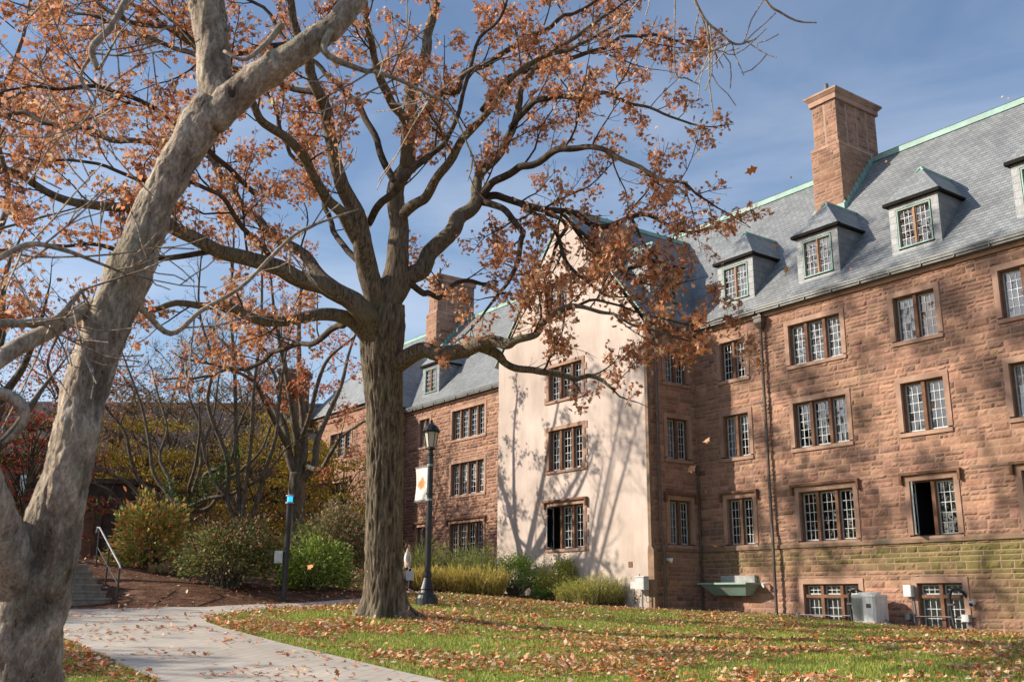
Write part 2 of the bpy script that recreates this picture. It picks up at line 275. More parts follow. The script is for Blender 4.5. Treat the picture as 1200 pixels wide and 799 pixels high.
# smooth polyline
def cat_rom(P, per=4):
    P = np.asarray(P, float)
    if len(P) < 3: return np.array([P[0]+(P[-1]-P[0])*t for t in np.linspace(0, 1, per+1)])
    E = np.vstack([2*P[0]-P[1], P, 2*P[-1]-P[-2]]); outp = []
    for i in range(1, len(E)-2):
        p0, p1, p2, p3 = E[i-1:i+3]
        for t in np.arange(per)/per:
            outp.append(.5*((2*p1)+(-p0+p2)*t+(2*p0-5*p1+4*p2-p3)*t*t+(-p0+3*p1-3*p2+p3)*t**3))
    outp.append(P[-1]); return np.array(outp)
def tube(mb, P, R, k=6, mat=0, col=None, disp=None, cap=True, tint=False, tintk=10.):
    P = np.asarray(P, float)[:, :3]; R = np.asarray(R, float); n = len(P)
    T = np.gradient(P, axis=0); T /= (np.linalg.norm(T, axis=1, keepdims=True)+1e-9)
    a = np.array([0, 0, 1.]) if abs(T[0][2]) < .9 else np.array([1., 0, 0]); N = np.cross(T[0], a); N /= np.linalg.norm(N)
    ang = np.arange(k)*2*np.pi/k; V = np.zeros((n, k, 3)); CC = np.ones((n, k, 3))
    for i in range(n):
        N = N-T[i]*(N@T[i]); N /= (np.linalg.norm(N)+1e-9); B = np.cross(T[i], N)
        d = np.cos(ang)[:, None]*N+np.sin(ang)[:, None]*B
        if disp is None: V[i] = P[i]+d*R[i]
        else:
            q = disp(P[i], d, R[i], i); V[i] = P[i]+d*(R[i]*(1+q)[:, None])
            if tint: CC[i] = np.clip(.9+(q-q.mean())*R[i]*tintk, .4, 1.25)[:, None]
    i = np.arange(n-1)[:, None]; j = np.arange(k)[None]; j2 = (j+1) % k
    Q = np.stack([i*k+j, i*k+j2, (i+1)*k+j2, (i+1)*k+j], -1).reshape(-1, 4)
    Tt = [(0, b+1, b) for b in range(1, k-1)]+[((n-1)*k, (n-1)*k+b, (n-1)*k+b+1) for b in range(1, k-1)] if cap else None
    mb.add(V.reshape(-1, 3), Q, Tt, mat, CC.reshape(-1, 3) if tint else col)

# leaf outlines in the xy plane, stem at the origin, unit length
def mkleaf(out, curl=.18):
    P = np.array(out, float); V = np.c_[P, -curl*(P[:, 0]**2)*.9+curl*2.2*np.abs(P[:, 1])]
    return V
OAK = mkleaf([(0, 0), (.28, .10), (.34, .30), (.52, .16), (.66, .36), (.78, .14), (1, 0), (.78, -.16), (.64, -.34), (.52, -.15), (.32, -.32), (.26, -.10)])
OAKT = [(0, 1, 11), (1, 2, 3), (11, 9, 10), (1, 3, 9), (1, 9, 11), (3, 4, 5), (9, 7, 8), (3, 5, 7), (3, 7, 9), (5, 6, 7)]
OVAL = mkleaf([(0, 0), (.3, .2), (.65, .22), (1, 0), (.65, -.22), (.3, -.2)]); OVALT = [(0, 1, 5), (1, 2, 4), (1, 4, 5), (2, 3, 4)]
DIA = mkleaf([(0, 0), (.5, .28), (1, 0), (.5, -.28)]); DIAT = [(0, 1, 2), (0, 2, 3)]
NEEDLE = mkleaf([(0, .0), (.4, .06), (1, 0), (.4, -.06)], .05)
def scatter_leaves(mb, P, size, cols, tmpl, tris, r, droop=.0, flat=0., mat=0, dirs=None):
    """a leaf of its own orientation at every point"""
    n = len(P); P = np.asarray(P)
    d = r.normal(size=(n, 3)) if dirs is None else np.asarray(dirs)+r.normal(size=(n, 3))*.35
    d[:, 2] = d[:, 2]*(1-flat)-droop; d /= np.linalg.norm(d, axis=1, keepdims=True)+1e-9
    up = r.normal(size=(n, 3))*(1-flat)+np.array([0, 0, 1.])*(flat*2.2+.0)
    if flat > 0: up += r.normal(size=(n, 3))*.35
    s = np.cross(up, d); s /= np.linalg.norm(s, axis=1, keepdims=True)+1e-9; nn = np.cross(d, s)
    sz = (size*r.uniform(.65, 1.25, n))[:, None, None] if np.isscalar(size) else np.asarray(size)[:, None, None]
    cu = r.uniform(-1.4, 1.6, (n, 1, 1))
    V = P[:, None]+sz*(tmpl[None, :, 0:1]*d[:, None]+tmpl[None, :, 1:2]*s[:, None]+cu*tmpl[None, :, 2:3]*nn[:, None])
    m = len(tmpl); T = (np.array(tris)[None]+np.arange(n)[:, None, None]*m).reshape(-1, 3)
    mb.add(V.reshape(-1, 3), None, T, mat, np.repeat(cols, m, axis=0))
def palette(r, n, cs, wts, jit=.18):
    cs = np.array(cs); i = r.choice(len(cs), n, p=np.array(wts)/sum(wts)); c = cs[i]*(1+r.normal(size=(n, 1))*jit)*(1+r.normal(size=(n, 3))*.05)
    return np.clip(c, .01, .95)

# ------------------------------------------------------------------ terrain (thin-plate through surveyed points: image column, image row, distance)
GP = [(100, 799, 12.5), (400, 799, 13), (800, 799, 13), (1200, 799, 13), (90, 750, 17), (90, 716, 23.3), (250, 724, 21.5), (450, 723, 22), (500, 710, 26), (332, 711, 26),
      (480, 697, 34), (545, 697, 33), (600, 703, 36), (700, 712, 34), (700, 742, 22.5), (950, 748, 22.5), (1200, 756, 21), (950, 730, 29), (200, 668, 31), (100, 690, 27),
      (262, 688, 27), (350, 690, 29), (400, 687, 31), (180, 655, 38), (350, 672, 38), (-100, 700, 22), (-200, 799, 12), (140, 690, 25.5), (118, 664, 28.5), (80, 655, 30), (1400, 799, 13), (20, 655, 36)]
pts = [at(*g) for g in GP]+[np.array(p, float) for p in [(-15.7, 27.5, -.78), (-22.8, 27.5, -.46), (-26.3, 27.5, -.46), (-26.2, 25, -.32), (-31, 25, .0), (-35.7, 25, .25), (-42, 27, .5), (-8, 27, -.9),
       (0, 0, -1.58), (-3, 3, -1.5), (4, -3, -1.6), (-6, -2, -1.55), (3, 6, -1.5), (0, 27, -1.0), (-48, 25, .6)]]
for k_ in range(14): a_ = k_*2*math.pi/14; pts.append(np.array([-22+62*math.cos(a_), 18+62*math.sin(a_), .2 if math.cos(a_) < .2 else -.9]))
pts = np.array(pts); _n = len(pts)
def _U(r2): return np.where(r2 > 1e-9, r2*np.log(r2+1e-12), 0)
_K = _U(((pts[:, None, :2]-pts[None, :, :2])**2).sum(-1))+np.eye(_n)*4.0
_A = np.zeros((_n+3, _n+3)); _A[:_n, :_n] = _K; _A[:_n, _n] = 1; _A[:_n, _n+1:] = pts[:, :2]; _A[_n, :_n] = 1; _A[_n+1:, :_n] = pts[:, :2].T
_w = np.linalg.solve(_A, np.r_[pts[:, 2], 0, 0, 0])
def G(X, Y):
    X = np.atleast_1d(np.asarray(X, float)); Y = np.atleast_1d(np.asarray(Y, float)); o = np.zeros(X.shape)
    rad = np.hypot(X+22, Y-18)
    sc = np.where(rad > 62, 62/np.maximum(rad, 1e-6), 1); x = -22+(X+22)*sc; y = 18+(Y-18)*sc
    o = _w[_n]+_w[_n+1]*x+_w[_n+2]*y
    for i in range(_n): o = o+_w[i]*_U((x-pts[i, 0])**2+(y-pts[i, 1])**2)
    return o
def g1(x, y): return float(G(x, y)[0])
def gd(px, D):
    """ground point in the image column px at distance D"""
    p = at(px, 697, D); z = g1(p[0], p[1])
    for _ in range(3):
        py = 697-z/D*FPX; p = at(px, py, D); z = g1(p[0], p[1])
    return np.array([p[0], p[1], z])
def gp(px, py, lo=9., hi=60.):
    """ray meets the terrain"""
    D = np.arange(lo, hi, .1); d = ray(px, py); X = D*d[0]; Y = D*d[1]; h = D*d[2]-G(X, Y); i = np.argmax(h < 0) if (h < 0).any() else int(np.argmin(h))
    if i > 0 and h[i] < 0: t = h[i-1]/(h[i-1]-h[i]); DD = D[i-1]+.1*t
    else: DD = D[i]
    return np.array([d[0]*DD, d[1]*DD, g1(d[0]*DD, d[1]*DD)])
def axis_grid(c, near, step, far):
    a = [0.]; s = step
    while a[-1] < far:
        if a[-1] > near: s *= 1.22
        a.append(a[-1]+s)
    a = np.array(a); return np.r_[-a[:0:-1], a]+c
gx = axis_grid(-20, 34, .5, 900); gy = axis_grid(16, 30, .5, 900)
XX, YY = np.meshgrid(gx, gy); ZZ = G(XX.ravel(), YY.ravel())+rng.normal(size=XX.size)*.008
mb = MB(); nx_, ny_ = len(gx), len(gy); ii = np.arange(ny_-1)[:, None]*nx_+np.arange(nx_-1)[None]
mb.add(np.c_[XX.ravel(), YY.ravel(), ZZ], np.stack([ii, ii+1, ii+nx_+1, ii+nx_], -1).reshape(-1, 4))
tag(mb.build('ground', M['soil'], smooth=True), kind='structure')

def inside(P, poly):
    P = np.asarray(P); x, y = P[:, 0], P[:, 1]; r = np.zeros(len(P), bool); k = len(poly)
    for i in range(k):
        x1, y1 = poly[i][:2]; x2, y2 = poly[(i+1) % k][:2]
        c = ((y1 > y) != (y2 > y)); r ^= c & (x < (x2-x1)*(y-y1)/((y2-y1) if y2 != y1 else 1e-9)+x1)
    return r
def drape(name, poly, step, lift, mat, jit=0.):
    """a sheet with the given outline laid on the terrain"""
    P = np.array([p[:2] for p in poly]); dens = []
    for i in range(len(P)):
        a, b = P[i], P[(i+1) % len(P)]; m_ = max(1, int(np.linalg.norm(b-a)/step))
        dens += [a+(b-a)*t/m_ for t in range(m_)]
    dens = np.array(dens); lo = dens.min(0); hi = dens.max(0)
    g = np.stack(np.meshgrid(np.arange(lo[0], hi[0], step), np.arange(lo[1], hi[1], step)), -1).reshape(-1, 2)
    g = g[inside(g, dens)]; allp = [Vector(p) for p in dens]+[Vector(p) for p in g]; nb = len(dens)
    r = delaunay_2d_cdt(allp, [(i, (i+1) % nb) for i in range(nb)], [], 1, 1e-4)
    V = np.array([(v.x, v.y) for v in r[0]]); F_ = np.array([f for f in r[2] if len(f) == 3]); cen = V[F_].mean(1); F_ = F_[inside(cen, dens)]
    z = G(V[:, 0], V[:, 1])+lift
    m_ = MB(); m_.add(np.c_[V, z], None, F_); return tag(m_.build(name, mat, smooth=True), kind='structure'), dens
G2 = lambda *a: [gp(*p)[:2] for p in a]
upper = G2((-60, 719), (30, 717), (90, 716), (170, 714), (240, 713), (330, 709), (380, 706), (425, 702.5))+[gd(470, 34.5)[:2], gd(520, 36)[:2], gd(575, 36.5)[:2]]
lower = [gd(560, 33.5)[:2], gd(520, 31.5)[:2], gd(470, 30)[:2]]+G2((425, 707), (330, 713.5), (275, 719.5), (250, 722), (239, 726), (242, 731), (262, 738), (330, 756), (400, 773), (510, 799))+[gd(640, 10.5)[:2], gd(760, 8.5)[:2]]
nearl = [gd(330, 8.)[:2], gd(240, 10.5)[:2]]+G2((180, 799), (120, 773), (80, 752), (30, 740), (-60, 735))
path_poly = upper+lower+nearl
_, path_d = drape('path', path_poly, .6, .045, M['path'])
lawn_poly = [p for p in lower[0:]]+[gd(900, 6.5)[:2], gd(1300, 6.)[:2], np.array([6., 18.]), np.array([6., 26.3]), np.array([-14., 26.5]), np.array([-22.8, 26.3]), np.array([-25.6, 25.0]), np.array([-26.4, 23.6]), np.array([-30.5, 22.2])]
lawn_poly += [gd(590, 35.5)[:2]]
_, lawn_d = drape('lawn', lawn_poly, .6, .028, M['turf'])
lawn2_poly = nearl[::-1][1:]+[gd(150, 5)[:2], gd(-400, 6)[:2], gd(-300, 16)[:2]]
_, lawn2_d = drape('lawn_verge', lawn2_poly, .6, .028, M['turf'])
# ------------------------------------------------------------------ walls
def subtract(r, holes):
    rs = [r]
    for h in holes:
        nr = []
        for (a, b, c, d) in rs:
            if h[0] >= b or h[1] <= a or h[2] >= d or h[3] <= c: nr.append((a, b, c, d)); continue
            if a < h[0]: nr.append((a, h[0], c, d))
            if b > h[1]: nr.append((h[1], b, c, d))
            a2, b2 = max(a, h[0]), min(b, h[1])
            if c < h[2]: nr.append((a2, b2, c, h[2]))
            if d > h[3]: nr.append((a2, b2, h[3], d))
        rs = nr
    return rs
def stonework(mb, F, u0, u1, z0, z1, holes, r, tint=(.365, .215, .148), amp=.030, res=.062, moss=None):
    z = z0
    while z < z1-.02:
        h = r.choice([.13, .16, .19, .22, .27]); h = min(h, z1-z)
        if z1-z-h < .1: h = z1-z
        u = u0-r.uniform(0, .4)
        while u < u1:
            L_ = r.uniform(.28, .8); cells = [(u, u+L_, z, z+h)]
            if h > .24 and r.random() < .55:
                f = r.uniform(.4, .6); s_ = r.uniform(.35, .65); cells = [(u, u+L_*s_, z, z+h*f), (u+L_*s_, u+L_, z, z+h*f), (u, u+L_, z+h*f, z+h)]
            for c in cells:
                c = (max(c[0], u0), min(c[1], u1), c[2], c[3])
                if c[1]-c[0] < .02: continue
                for q in subtract(c, holes):
                    a, b, cc, d = q; g_ = .010
                    if b-a < .04 or d-cc < .04: continue
                    a += g_; b -= g_; cc += g_; d -= g_
                    nu = max(3, int((b-a)/res)); nz_ = max(3, int((d-cc)/res)); s = np.linspace(0, 1, nu+1); t = np.linspace(0, 1, nz_+1)
                    SS, TT = np.meshgrid(s, t); e = np.minimum(np.minimum(SS, 1-SS)*(b-a), np.minimum(TT, 1-TT)*(d-cc))
                    A = amp*r.uniform(.35, 1.15)
                    hgt = A*np.clip(e/.030, 0, 1)**.5*(1+.24*r.normal(size=SS.shape)); tx, tz = r.normal(0, .18), r.normal(0, .22)
                    hgt += np.where(e > 1e-6, (SS-.5)*tx*A*1.6+(TT-.5)*tz*A*1.6, 0)
                    hgt = np.where(e > 1e-6, np.maximum(hgt, .004), .0015)
                    su = a+(b-a)*SS+np.where(e > 1e-6, r.normal(size=SS.shape)*.004, 0); sz = cc+(d-cc)*TT+np.where(e > 1e-6, r.normal(size=SS.shape)*.004, 0)
                    P = F.o+su[..., None]*F.U+hgt[..., None]*F.N+sz[..., None]*np.array([0, 0, 1.])
                    k = nu+1; i = np.arange(nz_)[:, None]*k+np.arange(nu)[None]
                    v = 1+r.normal()*.12; col = np.array(tint)*v*(1+r.normal(size=3)*.022)
                    if r.random() < .08: col = col*np.array([.68, .71, .76])
                    if moss is not None:
                        m_ = moss((a+b)/2, (cc+d)/2, r)
                        col = col*(1-m_)+np.array([.15, .145, .045])*m_*r.uniform(.8, 1.2)
                    mb.add(P.reshape(-1, 3), np.stack([i, i+1, i+k+1, i+k], -1).reshape(-1, 4), None, 1, np.clip(col, .02, .9))
            u += L_
        z += h
def sheet(mb, F, outer, holes, n=0., mat=0):
    loops = [[Vector((p[0], p[1], 0)) for p in outer]]+[[Vector((h[0], h[2], 0)), Vector((h[1], h[2], 0)), Vector((h[1], h[3], 0)), Vector((h[0], h[3], 0))] for h in holes]
    T = tessellate_polygon(loops); fl = [p for l in loops for p in l]
    mb.add([F(p.x, n, p.y) for p in fl], None, T, mat)
def copyF(F): return F
SUR = .17
def window(bld, base, F, u0, u1, z0, z1, lights, r, hood=False, kind='stone', rows=5, transom=None, styles=None, tooth=False, sur=SUR, open_light=None, reveal=.24):
    """surround with mullions > casements, glass, glazing bars, what hangs behind it"""
    m = MB(); st = 0; nf = .035
    if kind == 'stone':
        m.box(F, u0-sur, u0, -reveal, nf, z0, z1, 0); m.box(F, u1, u1+sur, -reveal, nf, z0, z1, 0)
        m.box(F, u0-sur, u1+sur, -reveal, nf+.003, z1, z1+sur, 0)
        P = [F(u, n, z) for u in (u0-sur, u1+sur) for (n, z) in ((-reveal, z0), (-reveal, z0-sur), (nf+.03, z0-sur), (nf+.03, z0-.05))]
        m.prism(P[:4], P[4:], 0)
        if tooth:
            zz = z0-sur; s = 0
            while zz < z1+sur-.1:
                if s % 2 == 0: m.box(F, u0-sur-.13, u0-sur, .0, nf-.004, zz+.002, min(zz+.27, z1+sur), 0); m.box(F, u1+sur, u1+sur+.13, .0, nf-.004, zz+.002, min(zz+.27, z1+sur), 0)
                zz += .27; s += 1
        if hood:
            m.box(F, u0-sur-.10, u1+sur+.10, 0, .14, z1+sur+.003, z1+sur+.085, 1)
            for a in (u0-sur-.10, u1+sur+.02): m.box(F, a, a+.08, 0, .138, z1+sur-.26, z1+sur+.001, 1)
    mt = .115; lw = ((u1-u0)-mt*(lights-1))/lights
    for i in range(1, lights):
        a = u0+i*lw+(i-1)*mt; m.box(F, a, a+mt, -reveal+.02, -.045, z0-.01, z1, 1 if kind == 'stone' else 2)
    e = .045
    m.box(F, u0, u0+e, -reveal+.01, -.07, z0-.01, z1, 1); m.box(F, u1-e, u1, -reveal+.01, -.07, z0-.01, z1, 1); m.box(F, u0+e, u1-e, -reveal+.01, -.071, z1-e, z1, 1)
    zs = [(z0, z1-e)]
    if transom: m.box(F, u0+e, u1-e, -reveal+.02, -.043, transom, transom+.10, 1); zs = [(z0, transom), (transom+.10, z1-e)]
    w_ = m.build('window', [M['trim'], M['trimdark'], M['wood']], bld, base)
    hm = MB(); anyh = False; gn = -reveal+.05
    for i in range(lights):
        a = u0+i*(lw+mt)+(.045 if i == 0 else 0); b = u0+i*(lw+mt)+lw-(.045 if i == lights-1 else 0)
        for ti, (c, d) in enumerate(zs):
            fm = MB(); gm = MB(); bm = fm
            c2 = c+.004; d2 = d-.004
            FF = F
            if open_light is not None and open_light == i:
                o_ = F(a, gn, 0); ang = math.radians(66)
                FF = Frame(o_-(F.U*math.cos(ang)+F.N*math.sin(ang))*a-F.N*0, F.U*math.cos(ang)+F.N*math.sin(ang), -F.U*math.sin(ang)+F.N*math.cos(ang)); FF.o = o_-FF.U*a-FF.N*gn
            t_ = .035
            fm.box(FF, a, a+t_, gn-.02, gn+.02, c2, d2); fm.box(FF, b-t_, b, gn-.02, gn+.02, c2, d2); fm.box(FF, a+t_, b-t_, gn-.02, gn+.02, c2, c2+t_); fm.box(FF, a+t_, b-t_, gn-.02, gn+.02, d2-t_, d2)
            A, B, Cc, Dd = a+t_, b-t_, c2+t_, d2-t_; nc = 3; nr_ = rows if len(zs) == 1 else (3 if ti == 0 else 2)
            us = np.linspace(A, B, nc+1); vs = np.linspace(Cc, Dd, nr_+1)
            for x in us[1:-1]: bm.box(FF, x-.0085, x+.0085, gn-.004, gn+.012, Cc, Dd, 1)
            for y in vs[1:-1]: bm.box(FF, A, B, gn-.003, gn+.011, y-.0085, y+.0085, 1)
            for x0, x1 in zip(us[:-1], us[1:]):
                for y0, y1 in zip(vs[:-1], vs[1:]):
                    dx, dz = r.normal(0, .006)*(x1-x0), r.normal(0, .006)*(y1-y0)
                    gm.add([FF(x0, gn-.006-dx-dz, y0), FF(x1, gn-.006+dx-dz, y0), FF(x1, gn-.006+dx+dz, y1), FF(x0, gn-.006-dx+dz, y1)], [(0, 1, 2, 3)])
            fm.build('casement', [M['casement'], M['bars']], w_); gm.build('glass', M['glass'], w_)
            sty = styles[i % len(styles)] if styles else r.choice(['dark', 'dark', 'curtain', 'blind'])
            if sty != 'dark' and not (open_light == i):
                anyh = True; mi = {'blind': 0, 'curtain': 1, 'amber': 2, 'half': 0}[sty]; cb = c if sty != 'half' else c+(d-c)*r.uniform(.3, .6); nn = 14; V = []
                for j in range(nn+1):
                    x = a-.02+(b-a+.04)*j/nn; dn = (.018*math.sin(j*1.9+i) if mi else 0); V += [F(x, gn-.09+dn, cb), F(x, gn-.09+dn, d)]
                hm.add(V, [(2*j, 2*j+2, 2*j+3, 2*j+1) for j in range(nn)], None, mi)
    if anyh: hm.build('window_blind', [M['blind'], M['curtain'], M['amber']], w_)  # curtains, plus white sheets that imitate reflected sky
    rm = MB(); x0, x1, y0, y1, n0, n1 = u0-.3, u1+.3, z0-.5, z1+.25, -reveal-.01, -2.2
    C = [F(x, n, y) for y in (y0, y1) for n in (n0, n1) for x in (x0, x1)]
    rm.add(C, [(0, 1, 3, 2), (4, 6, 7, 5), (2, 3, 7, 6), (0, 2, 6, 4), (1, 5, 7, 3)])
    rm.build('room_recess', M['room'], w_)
    for ch in w_.children:                                   # children were built in world space minus nothing: bring them to the thing's base
        ch.location = (-base[0], -base[1], -base[2])
    return w_
def roofplane(mb, F, u0, u1, r0, s, z0, z1, step=.17, t=.016):
    """slates in overlapping courses: F.n is the horizontal run up the slope"""
    L_ = (z1-z0)/s; ln = math.hypot(L_, z1-z0); nr = max(1, int(ln/step)); uv = []
    for i in range(nr):
        a, b = i/nr, (i+1)/nr+.02; sl = np.array([r0+L_*a, z0+(z1-z0)*a]); sh = np.array([r0+L_*b, z0+(z1-z0)*b]); nrm = np.array([-(z1-z0), L_])/ln
        lo = sl+nrm*t; P = [F(u0, lo[0], lo[1]), F(u1, lo[0], lo[1]), F(u1, sh[0], sh[1]), F(u0, sh[0], sh[1]), F(u0, sl[0], sl[1]), F(u1, sl[0], sl[1])]
        mb.add(P, [(0, 1, 2, 3), (4, 5, 1, 0)])
        off = (i % 2)*.11
        uv += [(u0, i*step), (u1, i*step), (u1, i*step+step*1.0), (u0, i*step+step*1.0), (u0, i*step), (u1, i*step)]
    return uv

ORI = (-30., 26., 0.)
B = thing('dormitory', ORI, 'long brownstone dormitory with slate roof, dormers, tall chimneys and a pale stucco gable', 'building')
GZ = -1.6
FR = Frame((0, 27.5, 0), (1, 0, 0), (0, -1, 0))
FG_ = Frame((0, 25, 0), (1, 0, 0), (0, -1, 0))
FE = Frame((-26.17, 0, 0), (0, 1, 0), (1, 0, 0))
r_ = np.random.default_rng(3)
def mossR(u, z, r):
    m = np.exp(-((z-1.25)/.55)**2)*(.15+.85*np.clip((u+20.5)/6, 0, 1))+.5*np.clip((u+16.2)/2, 0, 1)*np.clip((1.9-z)/1, 0, 1)
    m += .35*np.exp(-((z-1.4)/.4)**2)
    return float(np.clip(m*1.25*r.uniform(.5, 1.15), 0, .88))*(1. if z < 1.85 else 0.)
FL = [(1.92, 3.52), (5.03, 6.54), (7.90, 9.30)]
E1 = .13
right_cols = [(-24.83, -23.62, 2), (-21.63, -19.50, 3), (-17.50, -16.07, 2), (-14.06, -11.94, 3), (-8.6, -7.1, 2), (-5.0, -2.9, 3)]
wins = [(c[0], c[1], f[0], f[1], c[2], i, j) for i, c in enumerate(right_cols) for j, f in enumerate(FL)]
bw = [(-21.68, -19.56, -.78, .53, 3), (-17.56, -16.12, -.78, .53, 2)]
hl = [(w[0]-SUR, w[1]+SUR, w[2]-SUR, w[3]+SUR) for w in wins]+[(w[0]-SUR, w[1]+SUR, w[2]-.05, w[3]+SUR) for w in bw]
ho = [(w[0]-SUR+.02, w[1]+SUR-.02, w[2]-SUR+.02, w[3]+SUR-.02) for w in wins]+[(w[0]-SUR+.02, w[1]+SUR-.02, w[2]-.04, w[3]+SUR-.02) for w in bw]
m = MB(); sheet(m, FR, [(-26.17, GZ), (1, GZ), (1, 10.05), (-26.17, 10.05)], ho)
stonework(m, FR, -26.17, 1, GZ, 9.86, hl+[(-26.17, 1, 1.70, 1.86)], r_, moss=mossR)
m.build('stone_wall', [M['mortar'], M['stone']], B, ORI)
stR = {(0, 0): ['dark', 'dark'], (0, 1): ['curtain', 'half'], (0, 2): ['dark', 'half'], (1, 0): ['dark', 'dark', 'dark'], (1, 1): ['dark', 'dark', 'blind'], (1, 2): ['blind', 'blind', 'blind'],
       (2, 0): ['dark', 'dark'], (2, 1): ['curtain', 'curtain'], (2, 2): ['blind', 'amber'], (3, 0): ['dark', 'curtain', 'dark'], (3, 1): ['curtain', 'dark', 'dark'], (3, 2): ['blind', 'dark', 'blind']}  # top-floor white sheets imitate sky glare on the glass
for (a, b, c, d, n, i, j) in wins:
    window(B, ORI, FR, a, b, c, d, n, r_, hood=(j == 0), styles=stR.get((i, j)), open_light=(0 if (i, j) == (2, 0) else None))
for (a, b, c, d, n) in bw: window(B, ORI, FR, a, b, c, d, n, r_, transom=.10, styles=['curtain', 'curtain', 'half'])
m = MB(); m.box(FR, -26.1, 1, 0, .07, 1.70, 1.80)
P = [FR(u, n_, z) for u in (-26.1, 1) for (n_, z) in ((0, 1.80), (.07, 1.80), (.0, 1.87))]; m.prism(P[:3], P[3:])
m.build('string_course', M['ledge'], B, ORI)
m = MB()
for (a, b) in ((-26.05, 1.2), (-48.2, -35.75)):
    m.box(FR, a, b, -.02, .10, 9.86, 9.985, 0)
m.build('cornice', M['trim'], B, ORI)
m = MB()
for (a, b) in ((-26.15, 1.2), (-48.2, -35.74)):
    m.box(FR, a, b, -.02, .30, 9.988, 10.06, 0); m.box(FR, a, b, .22, .34, 10.06, 10.17, 0); m.box(FR, a, b, .335, .36, 10.14, 10.20, 0)
    x = a
    while x < b: m.box(FR, x, x+.03, .30, .352, 9.98, 10.18, 0); x += 1.1
m.build('gutter', M['gutter'], B, ORI)
# return wall in shade
rw = [(25.92, 27.03, f[0]+.03, f[1]+.0, 2) for f in FL]
m = MB(); sheet(m, FE, [(25.0, GZ), (27.5, GZ), (27.5, 10.05), (25.0, 10.05)], [(w[0]-SUR+.02, w[1]+SUR-.02, w[2]-SUR+.02, w[3]+SUR-.02) for w in rw])
stonework(m, FE, 25.02, 27.48, GZ, 9.86, [(w[0]-SUR, w[1]+SUR, w[2]-SUR, w[3]+SUR) for w in rw]+[(25, 27.5, 1.70, 1.86)], r_, moss=lambda u, z, r: .25*r.random() if z < 1.7 else 0.)
m.build('stone_wall', [M['mortar'], M['stone']], B, ORI)
for j, (a, b, c, d, n) in enumerate(rw): window(B, ORI, FE, a, b, c, d, n, r_, hood=(j == 0), styles=['curtain', 'dark'])
m = MB(); m.box(FE, 25.0, 27.42, 0, .07, 1.70, 1.80); m.box(FE, 25.0, 27.4, -.02, .10, 9.86, 10.0); m.build('string_course', M['ledge'], B, ORI)
m = MB(); m.box(FE, 24.9, 27.3, .02, .28, 10.004, 10.17); m.build('gutter', M['gutter'], B, ORI)
# stucco gable
gw = [(-32.05, -29.87, 1.95, 3.60, 3), (-32.04, -29.88, 5.05, 6.66, 3), (-32.04, -29.88, 7.94, 9.30, 3), (-32.2, -30.75, 11.5, 12.98, 2)]
m = MB(); sheet(m, FG_, [(-35.7, GZ), (-26.30, GZ), (-26.30, 10.1), (-31.0, 15.85), (-35.7, 10.2)], [(w[0]-SUR+.02, w[1]+SUR-.02, w[2]-SUR+.02, w[3]+SUR-.02) for w in gw])
m.box(WORLD, -35.7, -35.69, 25., 27.6, GZ, 10.2)
m.build('stucco_gable', M['stucco'], B, ORI)
for j, (a, b, c, d, n) in enumerate(gw): window(B, ORI, FG_, a, b, c, d, n, r_, hood=(j == 0), styles=['dark', 'dark', 'dark'] if j < 3 else ['blind', 'blind'], tooth=True, sur=.15, open_light=(0 if j == 0 else None))
m = MB(); m.box(FG_, -26.30, -26.15, -.1, .03, 1.86, 10.0); m.box(FG_, -26.33, -26.03, -.1, .05, GZ, 1.70)
P = [FG_(u, n_, z) for n_ in (-.1, .05) for (u, z) in ((-26.33, 1.70), (-26.03, 1.70), (-26.15, 1.86), (-26.30, 1.86))]; m.prism(P[:4], P[4:])
m.build('corner_stones', M['ledge'], B, ORI)
m = MB()
for s in (-1, 1):
    for (n0, n1, t0, t1) in ((-.10, .04, -.02, .06),):
        a0 = (-31.0+s*4.98, 10.08); a1 = (-31.0, 16.06)
        P = []
        for n_ in (n0, n1):
            P += [FG_(a0[0], n_, a0[1]+t0), FG_(a1[0], n_, a1[1]+t0), FG_(a1[0], n_, a1[1]+t1), FG_(a0[0], n_, a0[1]+t1)]
        m.prism(P[:4], P[4:])
m.build('verge_flashing', M['copper'], B, ORI)
m = MB(); u_ = onY(739, 661, 25); m.box(FG_, u_[0]-.1, u_[0]+.1, 0, .02, u_[2]-.1, u_[2]+.1); m.build('vent_grille', M['trimdark'], B, ORI)
# left wing beyond the gable
lw_ = [(-43.43, -40.43, f[0]+.05, f[1]+.12, 4) for f in FL]+[(-46.75, -45.68, f[0]+.05, f[1]+.12, 2) for f in FL]
m = MB(); sheet(m, FR, [(-48.3, GZ), (-35.7, GZ), (-35.7, 10.05), (-48.3, 10.05)], [(w[0]-SUR+.02, w[1]+SUR-.02, w[2]-SUR+.02, w[3]+SUR-.02) for w in lw_])
stonework(m, FR, -48.3, -35.72, .3, 9.86, [(w[0]-SUR, w[1]+SUR, w[2]-SUR, w[3]+SUR) for w in lw_], r_, res=.11, amp=.05)
m.build('stone_wall', [M['mortar'], M['stone']], B, ORI)
for j, (a, b, c, d, n) in enumerate(lw_): window(B, ORI, FR, a, b, c, d, n, r_, hood=(j % 3 == 0), styles=['dark', 'curtain', 'dark', 'dark'])
